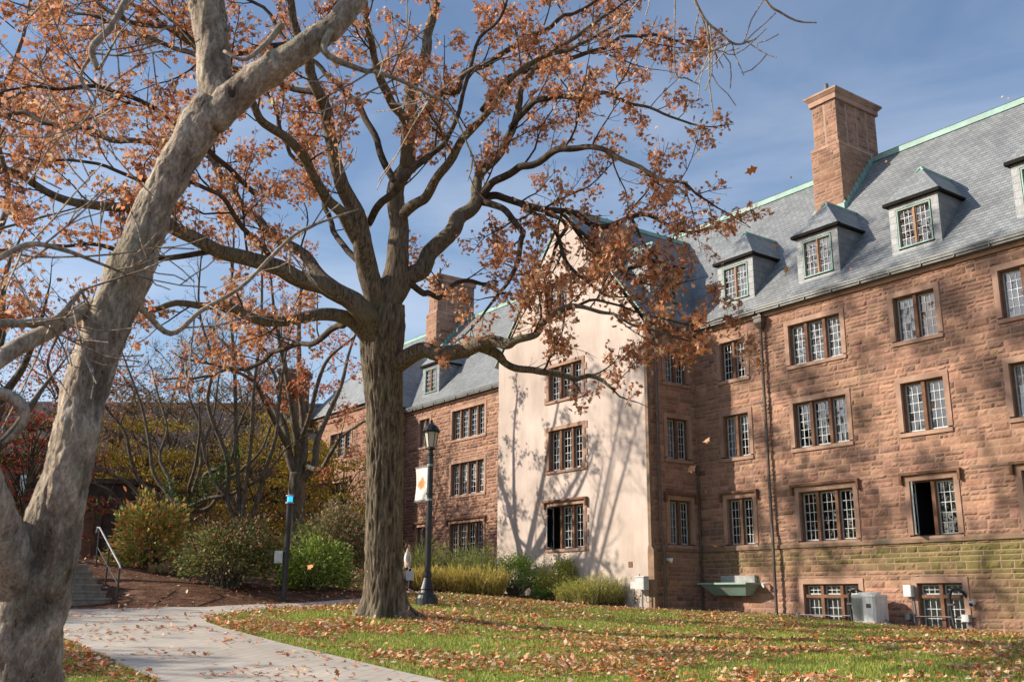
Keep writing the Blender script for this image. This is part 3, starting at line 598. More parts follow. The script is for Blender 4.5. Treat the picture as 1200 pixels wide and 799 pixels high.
# far block projecting again
FB = Frame((0, 25.2, 0), (1, 0, 0), (0, -1, 0)); FBE = Frame((-48.3, 0, 0), (0, 1, 0), (1, 0, 0))
fw = [(-53.0, -50.4, 7.8, 9.15, 3), (-53.0, -50.4, 4.95, 6.3, 3), (-53.0, -50.4, 1.95, 3.4, 3)]
m = MB(); sheet(m, FB, [(-56, GZ), (-48.3, GZ), (-48.3, 10.4), (-56, 10.4)], [(w[0]-SUR+.02, w[1]+SUR-.02, w[2]-SUR+.02, w[3]+SUR-.02) for w in fw])
stonework(m, FB, -56, -48.3, .8, 10.4, [(w[0]-SUR, w[1]+SUR, w[2]-SUR, w[3]+SUR) for w in fw], r_, res=.12)
stonework(m, FBE, 25.2, 27.5, .8, 10.4, [], r_, res=.12); sheet(m, FBE, [(25.2, GZ), (27.5, GZ), (27.5, 10.4), (25.2, 10.4)], [])
m.build('stone_wall', [M['mortar'], M['stone']], B, ORI)
for (a, b, c, d, n) in fw: window(B, ORI, FB, a, b, c, d, n, r_, hood=(c < 6), styles=['dark', 'curtain', 'dark'])
# roofs
FM = Frame((0, 0, 0), (1, 0, 0), (0, 1, 0))
def roofobj(specs, name='slate_roof', mat='slate'):
    m = MB(); uv = []
    for sp in specs: uv += roofplane(m, *sp)
    return m.build(name, M[mat], B, ORI, uv=np.array(uv))
FMb = Frame((0, 66.4, 0), (1, 0, 0), (0, -1, 0))
roofobj([(FM, -62, 1.2, 27.34, 1.2, 10.01, 17.06), (FMb, -62, 1.2, 27.34, 1.2, 10.01, 17.06)])
FGE = Frame((0, 0, 0), (0, 1, 0), (-1, 0, 0)); FGW = Frame((0, 0, 0), (0, 1, 0), (1, 0, 0))
roofobj([(FGE, 24.98, 33., 25.98, 1.2, 10.05, 16.05), (FGW, 24.98, 33., -36.02, 1.2, 10.05, 16.05)])
FF_ = Frame((0, 0, 0), (1, 0, 0), (0, 1, 0))
m = MB(); HP = [(-56.4, 24.9, 10.35), (-48.1, 24.9, 10.35), (-48.1, 31, 10.35), (-56.4, 31, 10.35), (-52.2, 27.8, 14.6), (-52.2, 33.0, 14.6)]
m.add([HP[i] for i in (0, 1, 4, 1, 2, 5, 4, 0, 4, 5, 3)], [(3, 4, 5, 6), (7, 8, 9, 10)], [(0, 1, 2)])
m.build('slate_roof', M['slate'], B, ORI, uv=np.array([(0, 0), (8, 0), (4, 4.5), (0, 0), (6, 0), (6, 4.5), (3, 4.5), (0, 0), (3, 4.5), (6, 4.5), (6, 0)], float))
m = MB(); m.box(FB, -56.3, -48.15, -.02, .12, 10.2, 10.36); m.build('cornice', M['trim'], B, ORI)
m = MB()
m.box(FM, -62, 1.2, 33.05, 33.35, 16.95, 17.16); m.box(FM, -31.13, -30.87, 24.95, 32.4, 16.0, 16.17)
m.build('copper_ridge', M['copper'], B, ORI)
# rear wall so the block is closed
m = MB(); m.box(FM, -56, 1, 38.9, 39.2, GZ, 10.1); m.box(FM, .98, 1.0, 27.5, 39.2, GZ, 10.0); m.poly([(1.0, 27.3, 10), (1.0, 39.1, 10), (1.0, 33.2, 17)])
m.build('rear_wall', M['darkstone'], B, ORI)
# dormers
def dormer(F, uc, z0=10.9, ze=12.70, zr=13.9, w=1.76, s=1.2, styles=('blind', 'blind')):
    """F.n runs out of the roof; n = 0 is the dormer face"""
    m = MB(); h = w/2; wz0, wz1, wu = z0+.20, ze-.33, .56
    n1 = -(ze-z0)/s-.25
    fc = [(-h, z0-.1), (h, z0-.1), (h, ze), (-h, ze)]
    uvs = []
    def quad(P, uv, mat): m.add(P, [(0, 1, 2, 3)], None, mat); uvs.extend(uv)
    for (a, b, c, d) in subtract((-h, h, z0-.1, ze), [(-wu-.07, wu+.07, wz0-.08, wz1+.07)]):
        quad([F(uc+a, 0, c), F(uc+b, 0, c), F(uc+b, 0, d), F(uc+a, 0, d)], [(a, c), (b, c), (b, d), (a, d)], 0)
    for sg in (-1, 1):
        quad([F(uc+sg*h, 0, z0-.1), F(uc+sg*h, n1, z0-.1), F(uc+sg*h, n1, ze), F(uc+sg*h, 0, ze)], [(0, z0-.1), (n1, z0-.1), (n1, ze), (0, ze)], 0)
    d_ = m.build('dormer', [M['slatewall']], B, ORI, uv=np.array(uvs))
    # hipped roof
    m = MB(); uvs = []; o = .12; nh = -.70; nb = -(zr-z0)/s-.2
    A_, B_ = F(uc-h-o, o, ze), F(uc+h+o, o, ze); C_, D_ = F(uc-h-o, nb, ze), F(uc+h+o, nb, ze); R1, R2 = F(uc, nh, zr), F(uc, nb, zr)
    for P, uv in (([A_, B_, R1], [(-1, 0), (1, 0), (0, 1.45)]), ):
        m.add(P, None, [(0, 1, 2)]); uvs += uv
    m.add([A_, R1, R2, C_], [(0, 1, 2, 3)]); uvs += [(0, 0), (.8, 1.5), (2.8, 1.5), (2.8, 0)]
    m.add([B_, R1, R2, D_], [(0, 1, 2, 3)]); uvs += [(0, 0), (.8, 1.5), (2.8, 1.5), (2.8, 0)]
    rf = m.build('dormer_roof', M['slate'], d_, uv=np.array(uvs)); rf.location = tuple(-np.array(ORI))
    m = MB(); m.box(F, uc-h-o-.01, uc+h+o+.01, -.04, o+.02, ze-.10, ze+.015)
    for sg in (-1, 1): a, b = sorted((uc+sg*(h-.02), uc+sg*(h+o+.01))); m.box(F, a, b, nb, -.04, ze-.085, ze-.006)
    ev = m.build('eave_board', M['eave'], d_); ev.location = tuple(-np.array(ORI))
    m = MB(); tube(m, [R1+np.array([0, 0, .02]), R2+np.array([0, 0, .02])], [.055, .055], 6)
    for Q_ in (A_, B_): tube(m, [R1+np.array([0, 0, .02]), R1*.86+Q_*.14+np.array([0, 0, .02])], [.05, .035], 6)
    a = .04
    m.box(F, uc-wu-a, uc-wu, -.1, .02, wz0, wz1, 0); m.box(F, uc+wu, uc+wu+a, -.1, .02, wz0, wz1, 0); m.box(F, uc-wu-a, uc+wu+a, -.1, .022, wz1, wz1+a, 0); m.box(F, uc-wu-a-.02, uc+wu+a+.02, -.1, .06, wz0-a, wz0, 0)
    m.box(F, uc-h-.01, uc+h+.01, .003, .012, z0-.1, z0+.0, 0)
    cf = m.build('copper_flashing', M['copper'], d_); cf.location = tuple(-np.array(ORI))
    # the dormer's window: frame, glass and bars as sub-parts of the dormer
    m = MB(); g = MB(); bb = MB(); hb = MB(); gn = -.06
    for (x0, x1) in ((-wu, -.03), (.03, wu)):
        t_ = .035
        m.box(F, uc+x0, uc+x0+t_, gn-.02, gn+.02, wz0, wz1); m.box(F, uc+x1-t_, uc+x1, gn-.02, gn+.02, wz0, wz1); m.box(F, uc+x0+t_, uc+x1-t_, gn-.02, gn+.02, wz0, wz0+t_); m.box(F, uc+x0+t_, uc+x1-t_, gn-.02, gn+.02, wz1-t_, wz1)
        us = np.linspace(uc+x0+t_, uc+x1-t_, 4); vs = np.linspace(wz0+t_, wz1-t_, 6)
        for x in us[1:-1]: bb.box(F, x-.007, x+.007, gn-.004, gn+.01, vs[0], vs[-1])
        for y in vs[1:-1]: bb.box(F, us[0], us[-1], gn-.003, gn+.009, y-.007, y+.007)
        for xa, xb in zip(us[:-1], us[1:]):
            for ya, yb in zip(vs[:-1], vs[1:]):
                dx, dz = r_.normal(0, .012)*.2, r_.normal(0, .012)*.2
                g.add([F(xa, gn-.006-dx-dz, ya), F(xb, gn-.006+dx-dz, ya), F(xb, gn-.006+dx+dz, yb), F(xa, gn-.006-dx+dz, yb)], [(0, 1, 2, 3)])
    m.box(F, uc-.03, uc+.03, -.09, .0, wz0, wz1)
    for i, st in enumerate(styles):
        if st != 'dark': a, b = (uc-wu, uc-.02) if i == 0 else (uc+.02, uc+wu); hb.add([F(a, gn-.1, wz0), F(b, gn-.1, wz0), F(b, gn-.1, wz1), F(a, gn-.1, wz1)], [(0, 1, 2, 3)], None, 0 if st == 'blind' else 1)
    for o_, mm, nm in ((m, M['wood'], 'window_frame'), (g, M['glass'], 'glass'), (bb, M['bars'], 'glazing_bars')):
        q = o_.build(nm, mm, d_); q.location = tuple(-np.array(ORI))
    if hb.n: q = hb.build('window_blind', [M['blind'], M['curtain']], d_); q.location = tuple(-np.array(ORI))
    rm = MB(); C = [F(uc+x, n, y) for y in (wz0-.1, wz1+.1) for n in (-.14, -1.3) for x in (-.75, .75)]
    rm.add(C, [(0, 1, 3, 2), (4, 6, 7, 5), (2, 3, 7, 6), (0, 2, 6, 4), (1, 5, 7, 3)]); q = rm.build('room_recess', M['room'], d_); q.location = tuple(-np.array(ORI))
FD = Frame((0, 28.1, 0), (1, 0, 0), (0, -1, 0))
for uc, st in ((-24.42, ('dark', 'blind')), (-20.63, ('blind', 'blind')), (-16.85, ('dark', 'curtain')), (-12.72, ('curtain', 'dark')), (-8.9, ('dark', 'dark')), (-5.1, ('blind', 'dark')), (-46.72, ('dark', 'blind'))): dormer(FD, uc, styles=st)
FDG = Frame((-27.02, 0, 0), (0, 1, 0), (1, 0, 0))
dormer(FDG, 26.98, z0=11.28, ze=12.95, zr=14.05, styles=('curtain', 'dark'))
# chimneys
def chimney(x0, x1, y0, y1, zt, pipe=True):
    m = MB(); rr = np.random.default_rng(5)
    zb = 13.9; zm = 17.35; q = .11
    faces = [(Frame((0, y0, 0), (1, 0, 0), (0, -1, 0)), x0, x1), (Frame((x1, 0, 0), (0, 1, 0), (1, 0, 0)), y0, y1), (Frame((x0, 0, 0), (0, 1, 0), (-1, 0, 0)), y0, y1), (Frame((0, y1, 0), (1, 0, 0), (0, 1, 0)), x0, x1)]
    m.box(FM, x0+.002, x1-.002, y0+.002, y1-.002, zb-2, zm, 0); m.box(FM, x0+q, x1-q, y0+q, y1-q, zm, zt-.42, 0)
    for F, a, b in faces:
        stonework(m, F, a, b, zb-.3, zm-.14, [], rr, amp=.02, tint=(.345, .205, .14), res=.09)
        F2 = Frame(F.o-F.N*q, F.U, F.N); k = 2 if b-a < 2 else 4; gr = [(a+q+(b-a-2*q)*i/k-.035, a+q+(b-a-2*q)*i/k+.035, zm+.1, zt-.42) for i in range(1, k)]
        stonework(m, F2, a+q, b-q, zm, zt-.42, gr, rr, amp=.02, tint=(.345, .205, .14), res=.09)
    c = m.build('chimney', [M['mortar'], M['stone']], B, ORI)
    m = MB(); 
    P = [(x, y) for x, y in ((x0-.02, y0-.02), (x1+.02, y0-.02), (x1+.02, y1+.02), (x0-.02, y1+.02))]; P2 = [(x0+q, y0+q), (x1-q, y0+q), (x1-q, y1-q), (x0+q, y1-q)]
    m.prism([(*p, zm-.14) for p in P], [(*p, zm-.02) for p in P]); m.prism([(*p, zm-.02) for p in P], [(*p, zm+.07) for p in P2])
    m.box(FM, x0+.02, x1-.02, y0+.02, y1-.02, zt-.42, zt-.2)
    m.prism([(x0+.0, y0+.0, zt-.2), (x1-.0, y0, zt-.2), (x1, y1, zt-.2), (x0, y1, zt-.2)], [(x0-.10, y0-.10, zt-.08), (x1+.10, y0-.10, zt-.08), (x1+.10, y1+.10, zt-.08), (x0-.10, y1+.10, zt-.08)])
    m.box(FM, x0-.11, x1+.11, y0-.11, y1+.11, zt-.08, zt)
    o = m.build('chimney_cap', M['trim'], c); o.location = tuple(-np.array(ORI))
    m = MB(); zr = 10.2+1.2*(y0-27.5); m.box(FM, x0-.05, x1+.05, y0-.06, y0+.02, zr-.25, zr+.32)
    y = y0
    while y < 33.2:
        z = 10.2+1.2*(y-27.5); m.box(FM, x1, x1+.05, y, y+.22, z-.1, z+.42); m.box(FM, x0-.05, x0, y, y+.22, z-.1, z+.42); y += .2
    o = m.build('stepped_flashing', M['copper'], c); o.location = tuple(-np.array(ORI))
    if pipe:
        m = MB(); m.lathe(((x0*.6+x1*.4), y0+.6, zt), [(.09, 0), (.09, .62), (.07, .66)], 12); o = m.build('flue_pot', M['gutter'], c); o.location = tuple(-np.array(ORI))
chimney(-22.72, -21.40, 31.0, 33.85, 19.62)
chimney(-52.3, -51.07, 31.0, 33.95, 19.75)
# downpipes
def downpipe(F, u, zb, kick=True):
    m = MB()
    P = [F(u, .16, 9.42), F(u, .16, 6), F(u, .16, 2.35), F(u+.06, .22, 1.95), F(u+.06, .24, 1.0), F(u+.06, .24, zb)]
    tube(m, P, [.055]*6, 10)
    for z in (8.2, 6.6, 5.0, 3.4, 1.2, .3): m.lathe(F(u if z > 2 else u+.06, .16 if z > 2 else .24, z), [(.075, 0), (.075, .07)], 12)
    d = m.build('downpipe', M['pipe'], B, ORI, smooth=False)
    m = MB(); P = [F(u+a, n, 9.42) for a, n in ((-.08, .08), (.08, .08), (.08, .24), (-.08, .24))]; P2 = [F(u+a, n, 9.62) for a, n in ((-.17, .04), (.17, .04), (.17, .32), (-.17, .32))]
    m.prism(P, P2); m.box(F, u-.17, u+.17, .04, .32, 9.62, 9.80); m.box(F, u-.20, u+.20, .04, .35, 9.80, 9.86); m.box(F, u-.06, u+.06, .12, .24, 9.86, 10.02)
    h = m.build('hopper_head', M['pipe'], d); h.location = tuple(-np.array(ORI))
downpipe(FR, -22.72, -.5)
downpipe(FE, 25.32, -.4)
m = MB(); tube(m, [FE(27.38, .08, 4.6), FE(27.38, .08, 2), FE(27.38, .08, -.5)], [.03]*3, 8); m.box(FE, 27.3, 27.42, .03, .12, 4.6, 4.85); m.build('corner_pipe', M['pipe'], B, ORI)

# ------------------------------------------------------------------ trees
def limb(spec):
    """(column, row, width in pixels, distance) -> points and radii"""
    P = np.array([at(a, b, d) for a, b, w_, d in spec]); R = np.array([w_*d/FPX/2 for a, b, w_, d in spec])
    Q = cat_rom(np.c_[P, R], 5); return Q[:, :3], np.maximum(Q[:, 3], .004)
class Tree:
    def __init__(s, seed, leafcols, wts, leafsize=.125, tm=(OAK, OAKT), dens=1., matleaf='leaf', droop=.35, up=.12, nper=6):
        s.r = np.random.default_rng(seed); s.wood = MB(); s.twigs = MB(); s.leafP = []; s.lc = leafcols; s.wt = wts; s.ls = leafsize; s.tm = tm; s.dens = dens; s.ml = matleaf; s.droop = droop; s.up = up; s.nper = nper; s.prob = 1.
    def grow(s, p, d, L_, rad, lev, maxlev=3, leafy=1.):
        r = s.r; n = max(4, int(L_/.28)+2); P = [p]; seg = L_/(n-1); d = d/np.linalg.norm(d)
        for i in range(n-1):
            d = d+r.normal(size=3)*(.20 if lev else .14)+np.array([0, 0, s.up*.5]); d /= np.linalg.norm(d); P.append(P[-1]+d*seg)
        P = np.array(P); R = np.linspace(rad, max(.0035, rad*.28), n)
        tube(s.twigs, P, R, 5 if rad > .02 else (4 if rad > .009 else 3), cap=False)
        T = np.diff(P, axis=0)
        if lev < maxlev:
            k = int(round(L_*(3.0 if lev == 0 else 3.6)*r.uniform(.8, 1.2)))+1
            for j in range(k):
                t = r.uniform(.22, 1.0); i = min(n-2, int(t*(n-1))); dd = T[i]/np.linalg.norm(T[i]); ax = r.normal(size=3); ax -= dd*(ax@dd); ax /= np.linalg.norm(ax)+1e-9
                a = math.radians(r.uniform(28, 65)); nd = dd*math.cos(a)+ax*math.sin(a)
                s.grow(P[i], nd, max(.22, L_*r.uniform(.34, .58)*(1-.35*t)), max(.0035, R[i]*.55), lev+1, maxlev, leafy)
        if lev >= maxlev-1 and leafy > 0:
            m_ = r.poisson(s.nper*leafy*s.dens*(1.0 if lev == maxlev else .6))
            if m_ and r.random() < s.prob:
                i = r.integers(max(0, n//3), n, m_); s.leafP.append(P[i]+r.normal(size=(m_, 3))*.065)
    def dress(s, P, R, t0=.25, every=.55, lmin=.8, lmax=2.6, leafy=1., maxlev=2):
        r = s.r; acc = np.r_[0, np.cumsum(np.linalg.norm(np.diff(P, axis=0), axis=1))]; tot = acc[-1]; x = tot*t0
        while x < tot:
            i = min(len(P)-2, int(np.searchsorted(acc, x))); dd = P[i+1]-P[i]; dd /= np.linalg.norm(dd)+1e-9
            ax = r.normal(size=3)+np.array([0, 0, .35]); ax -= dd*(ax@dd); ax /= np.linalg.norm(ax)+1e-9; a = math.radians(r.uniform(35, 75))
            f = x/tot; L_ = r.uniform(lmin, lmax)*(1.1-.45*f)
            s.grow(P[i], dd*math.cos(a)+ax*math.sin(a), L_, max(.007, min(R[i]*.5, .007+.009*L_)), 0, maxlev, leafy); x += every*r.uniform(.5, 1.5)
        dd = P[-1]-P[-2]; s.grow(P[-1], dd, r.uniform(lmin, lmax)*.6, max(.008, R[-1]), 0, maxlev, leafy)
    def finish(s, name, base, label, bark, cat='tree', group=None, leafname='foliage', extra=None):
        t = thing(name, base, label, cat, group)
        s.wood.build('trunk', M[bark], t, base, smooth=True)
        if s.twigs.n: s.twigs.build('branches', M['twig'] if bark != 'fgbark' else M[bark], t, base, smooth=True)
        if s.leafP:
            P = np.concatenate(s.leafP); m = MB(); c = palette(s.r, len(P), s.lc, s.wt)
            scatter_leaves(m, P, s.ls, c, s.tm[0], s.tm[1], s.r, droop=s.droop); m.build(leafname, M[s.ml], t, base); print(name, 'leaves', len(P), 'twig verts', s.twigs.n)
        return t
def barkdisp(freq, amp, sz):
    def f(p, d, R, i):
        o = np.empty(len(d))
        for k in range(len(d)):
            q = p+d[k]*R; ang = math.atan2(d[k][1], d[k][0]); v = mnoise.noise(Vector((d[k][0]*R*freq, d[k][1]*R*freq, q[2]*sz)))
            v2 = mnoise.noise(Vector((d[k][0]*R*freq*2.3+7, d[k][1]*R*freq*2.3, q[2]*sz*2.4)))
            rg = 1-2.6*abs(v); o[k] = (rg*.55+v2*.5)*amp/R
        return o
    return f
def resample(P, R, step):
    acc = np.r_[0, np.cumsum(np.linalg.norm(np.diff(P, axis=0), axis=1))]; x = np.linspace(0, acc[-1], max(3, int(acc[-1]/step)))
    return np.stack([np.interp(x, acc, P[:, i]) for i in range(3)], 1), np.interp(x, acc, R)
OC = [(.64, .31, .16), (.52, .24, .12), (.70, .41, .24), (.34, .16, .08), (.66, .26, .10), (.80, .55, .37)]
OW = [3, 3, 2.2, 1.6, 1.4, 1]
oak = Tree(21, OC, OW, .128, dens=1.0, nper=11.5); oak.prob = .58
d0 = 22.
TRK = [(451, 726, 66, d0), (451, 716, 58, d0), (451, 700, 54, d0), (450, 670, 51, d0), (450, 640, 50, d0), (450, 600, 49, d0), (451, 550, 49, d0), (451, 500, 49, d0), (449, 450, 52, d0), (447, 415, 57, d0), (449, 385, 60, d0), (452, 355, 50, d0)]
P, R = limb(TRK); R = R*.83; P, R = resample(P, R, .04)
P0 = P[0].copy()
def trunkdisp(bd, P):
    def f(p, d, R, i):
        h = p[2]-P[0][2]; az = np.arctan2(d[:, 1], d[:, 0]); fl = np.exp(-max(h, 0)/.30)*(.42+.40*np.abs(np.sin(az*2.5+.6)))
        kn = .0
        return bd(p, d, R, i)+fl
    return f
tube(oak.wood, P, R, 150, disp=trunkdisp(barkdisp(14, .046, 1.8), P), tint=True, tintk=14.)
LIMBS = [
 # central leader
 ([(455, 395, 44, 22), (460, 350, 36, 22), (463, 300, 31, 22.2), (467, 250, 25, 22.4), (473, 200, 22, 22.6), (481, 140, 19, 22.8), (488, 85, 16, 23), (498, 40, 13, 23.2), (508, 0, 11, 23.4), (520, -60, 7, 23.6)], .35, .7),
 ([(445, 390, 42, 22), (437, 340, 32, 21.8), (424, 285, 27, 21.5), (410, 240, 22, 21.2), (394, 190, 18, 21), (382, 145, 16, 20.8), (370, 100, 14, 20.5), (356, 60, 12, 20.2), (345, 20, 10, 20), (335, -30, 8, 19.8)], .4, .6),
 ([(425, 290, 20, 21.5), (400, 250, 15, 21), (370, 210, 13, 20.2), (335, 165, 12, 19.5), (298, 125, 10, 19), (262, 85, 9, 18.5), (225, 55, 7, 18), (180, 28, 6, 17.6), (120, 8, 4, 17.2)], .3, .6),
 ([(462, 350, 26, 22), (480, 330, 26, 22.2), (505, 303, 24, 22.5), (528, 275, 22, 22.8), (540, 253, 21, 23), (562, 236, 17, 23.2), (568, 205, 13, 23.5), (590, 165, 11, 23.8), (606, 125, 9, 24), (622, 88, 8, 24.2), (655, 55, 6, 24.5), (700, 25, 5, 24.8)], .35, .55),
 ([(562, 232, 11, 23.2), (578, 215, 11, 23), (600, 200, 11, 22.6), (630, 186, 10, 22.2), (656, 174, 10, 21.8), (698, 171, 8, 21.4), (730, 186, 7, 21), (770, 208, 5, 20.6), (803, 226, 4, 20.3)], .25, .45),
 ([(598, 150, 8, 23.8), (615, 128, 9, 23.5), (637, 116, 8, 23.2), (670, 113, 7, 22.8), (701, 113, 6, 22.5), (735, 120, 5, 22.2), (770, 130, 4, 22), (812, 142, 3, 21.8)], .2, .45),
 ([(565, 130, 9, 24), (600, 92, 8, 24.5), (630, 80, 8, 24.8), (656, 71, 7, 25), (690, 55, 6, 25.2), (730, 45, 5, 25.4), (775, 44, 4, 25.6), (815, 54, 3, 25.8)], .25, .45),
 ([(555, 238, 12, 23.2), (578, 230, 11, 23.3), (600, 233, 10, 23.3), (656, 248, 9, 23.2), (705, 259, 8, 23), (740, 254, 7, 22.7), (770, 259, 6, 22.4), (808, 274, 4, 22)], .2, .45),
 ([(560, 236, 11, 23.2), (580, 242, 10, 22.8), (600, 256, 9, 22.4), (611, 282, 8, 22), (603, 312, 7, 21.6), (583, 342, 5, 21.3), (560, 372, 3, 21)], .3, .5),
 ([(640, 250, 7, 23), (660, 262, 6, 22.6), (650, 300, 5, 22.2), (645, 335, 3.5, 22)], .3, .4),
 ([(740, 255, 5, 22.6), (748, 275, 4, 22.3), (770, 300, 3, 22)], .3, .4),
 ([(600, 233, 7, 23.3), (632, 255, 6, 22.6), (655, 285, 6, 22.2), (680, 320, 4.5, 21.8), (712, 348, 3, 21.5), (740, 352, 2, 21.2)], .15, .5),
 ([(656, 248, 6, 23.2), (690, 280, 5, 22.8), (715, 310, 4, 22.4), (760, 335, 3, 22)], .15, .35),
 # low right gnarled limb
 ([(450, 430, 34, 22), (470, 426, 28, 21.9), (494, 413, 22, 21.6), (527, 411, 21, 21.2), (553, 410, 22, 20.9), (572, 398, 17, 20.6), (590, 400, 15, 20.4), (606, 398, 10, 20.2), (630, 399, 9, 20), (641, 378, 8, 19.8), (660, 363, 7, 19.6), (690, 361, 5, 19.4), (716, 368, 4, 19.2), (745, 384, 3, 19), (800, 397, 2.5, 18.9)], .45, .42),
 ([(560, 405, 17, 20.9), (578, 414, 13, 20.9), (593, 424, 10, 20.9), (618, 432, 9, 20.8), (648, 439, 8, 20.7), (675, 446, 6, 20.6), (700, 441, 5, 20.5), (722, 452, 3, 20.3)], .35, .42),
 ([(660, 363, 5, 19.6), (700, 352, 4, 19.8), (750, 362, 3, 20), (790, 378, 3, 20.2), (830, 385, 2, 20.4)], .2, .38),
 # low left limbs
 ([(443, 425, 30, 22), (430, 398, 24, 21.8), (410, 376, 20, 21.5), (380, 371, 17, 21), (345, 372, 15, 20.6), (300, 372, 13, 20.2), (270, 366, 12, 19.8), (245, 356, 10, 19.4), (205, 358, 8, 19), (150, 368, 7, 18.6), (90, 372, 5, 18.2), (20, 382, 3, 18)], .35, .6),
 ([(440, 400, 42, 22), (428, 372, 34, 21.6), (404, 347, 27, 21.2), (365, 332, 24, 20.6), (332, 318, 23, 20), (299, 306, 21, 19.5), (255, 293, 19, 18.9), (220, 275, 18, 18.4), (185, 258, 16, 18), (147, 246, 14, 17.5), (110, 242, 12, 17.1), (70, 232, 10, 16.7), (33, 216, 8, 16.3), (0, 196, 6, 16), (-60, 170, 4, 15.6)], .25, .5),
 ([(440, 385, 30, 22), (424, 358, 22, 22.3), (393, 336, 18, 22.6), (365, 314, 16, 23), (340, 290, 14, 23.3), (310, 260, 12, 23.6), (285, 238, 11, 24), (262, 205, 10, 24.3), (240, 180, 9, 24.5), (190, 170, 8, 24.8), (130, 160, 7, 25), (60, 143, 6, 25.2), (0, 134, 5, 25.4), (-60, 130, 3, 25.6)], .2, .5),
 ([(300, 228, 8, 23.8), (258, 190, 8, 22.8), (228, 165, 8, 22), (205, 145, 7, 21.4), (176, 124, 7, 20.8), (130, 107, 6, 20.3), (81, 106, 5, 20), (42, 101, 4, 19.8), (-10, 112, 3, 19.6)], .2, .45),
 ([(372, 110, 9, 20.5), (335, 98, 8, 20.8), (285, 84, 8, 21.2), (235, 70, 7, 21.6), (182, 50, 6, 22), (140, 33, 5, 22.3), (88, 13, 4, 22.6), (40, 5, 3, 22.8)], .2, .45),
 ([(352, 50, 8, 20.1), (315, 58, 8, 19.5), (265, 66, 7, 19), (228, 56, 7, 18.6), (195, 26, 6, 18.3), (156, 8, 5, 18), (114, -10, 4, 17.8)], .2, .5),
 ([(475, 195, 15, 22.6), (474, 150, 13, 22.2), (455, 115, 12, 21.8), (442, 75, 10, 21.4), (433, 40, 9, 21), (428, 0, 7, 20.7), (424, -40, 5, 20.5)], .25, .6),
 ([(480, 150, 12, 22.8), (500, 130, 11, 23.3), (530, 110, 10, 23.8), (558, 80, 9, 24.3), (600, 54, 8, 24.7), (650, 28, 6, 25), (710, -5, 4, 25.3)], .25, .5),
 ([(466, 260, 16, 22.4), (490, 232, 14, 22), (515, 212, 12, 21.6), (534, 180, 11, 21.2), (552, 150, 10, 20.9), (580, 118, 8, 20.6), (600, 90, 7, 20.4), (640, 60, 6, 20.2), (690, 50, 4, 20)], .3, .5),
 ([(432, 262, 11, 21.6), (450, 240, 11, 21.2), (470, 225, 11, 21), (485, 205, 10, 20.8), (502, 178, 9, 20.6), (520, 160, 7, 20.4), (538, 120, 6, 20.2), (560, 60, 5, 20), (590, 10, 4, 19.9)], .4, .6),
 ([(463, 215, 11, 22.4), (447, 180, 10, 22.8), (430, 145, 9, 23.3), (408, 115, 8, 23.8), (385, 92, 7, 24.3), (350, 60, 6, 24.8), (310, 20, 5, 25.2), (270, -20, 4, 25.5)], .3, .55),
 ([(440, 330, 9, 21.8), (415, 300, 9, 22.6), (395, 270, 8, 23.3), (380, 225, 7, 24), (350, 190, 6, 24.6), (325, 140, 5, 25), (310, 90, 4, 25.4)], .3, .5),
 ([(330, 318, 9, 20), (300, 280, 8, 19.6), (270, 240, 7, 19), (235, 215, 6, 18.4), (190, 215, 6, 17.9), (130, 205, 5, 17.4), (70, 190, 4, 17), (0, 180, 3, 16.7)], .2, .42),
 ([(255, 293, 9, 18.9), (210, 300, 8, 18.6), (150, 300, 7, 18.2), (90, 285, 5, 17.8), (30, 290, 4, 17.5), (-20, 300, 3, 17.3)], .2, .5),
 ([(425, 360, 13, 21.8), (400, 380, 10, 22.8), (370, 400, 8, 23.8), (335, 410, 7, 24.8), (300, 425, 6, 25.6), (255, 430, 5, 26.4), (210, 445, 3, 27)], .25, .55),
 ([(480, 330, 10, 22), (500, 350, 9, 22.8), (520, 345, 7, 23.6), (550, 330, 6, 24.4), (590, 340, 4, 25)], .3, .6),
]
for k, (sp, t0, ev) in enumerate(LIMBS):
    P, R = limb(sp); R = R*.82; w8 = np.minimum(1, np.arange(len(P))/6)[:, None]; P = P+w8*np.array([[mnoise.noise(Vector(p)*1.3+Vector((k*3.1, 0, 0))), mnoise.noise(Vector(p)*1.3+Vector((9, k, 0))), mnoise.noise(Vector(p)*1.3+Vector((0, 5, k)))] for p in P])*.20; big = R[0] > .11
    if big: P2, R2 = resample(P, R, .07); tube(oak.wood, P2, R2, 30, disp=barkdisp(14, .020, 2.4), tint=True)
    else: tube(oak.twigs, P, R, 10)
    oak.dress(P, R, t0, ev*1.05, .8, 2.6, leafy=1.0)
oak.finish('oak_tree', P0, 'big oak with thick furrowed trunk and russet leaves on the lawn beside the lamp', 'oakbark')

# foreground tree with flaking bark, leaning across the left of the picture
fg = Tree(5, [(.50, .20, .08), (.55, .30, .06)], [1, .2], .055, tm=(OVAL, OVALT), nper=.0)
FT = [
 [(22, 1010, 150, 4.3), (22, 930, 138, 4.3), (22, 860, 126, 4.3), (24, 799, 112, 4.3), (30, 740, 104, 4.3), (44, 690, 98, 4.3), (56, 650, 86, 4.3), (66, 610, 80, 4.3), (82, 550, 62, 4.32), (96, 500, 58, 4.35), (112, 450, 59, 4.4), (130, 400, 60, 4.45), (147, 350, 57, 4.5), (165, 300, 56, 4.55), (186, 250, 54, 4.6), (212, 200, 54, 4.65), (236, 158, 55, 4.7), (256, 122, 52, 4.75)],
]
_d = lambda fr, am: (lambda p, d, R, i: np.array([(mnoise.noise(Vector((p+d[k]*R)*fr))+.5*mnoise.noise(Vector((p+d[k]*R)*fr*2.7))+.9*max(0, mnoise.noise(Vector((p+d[k]*R)*fr*.45))))*am/R for k in range(len(d))]))
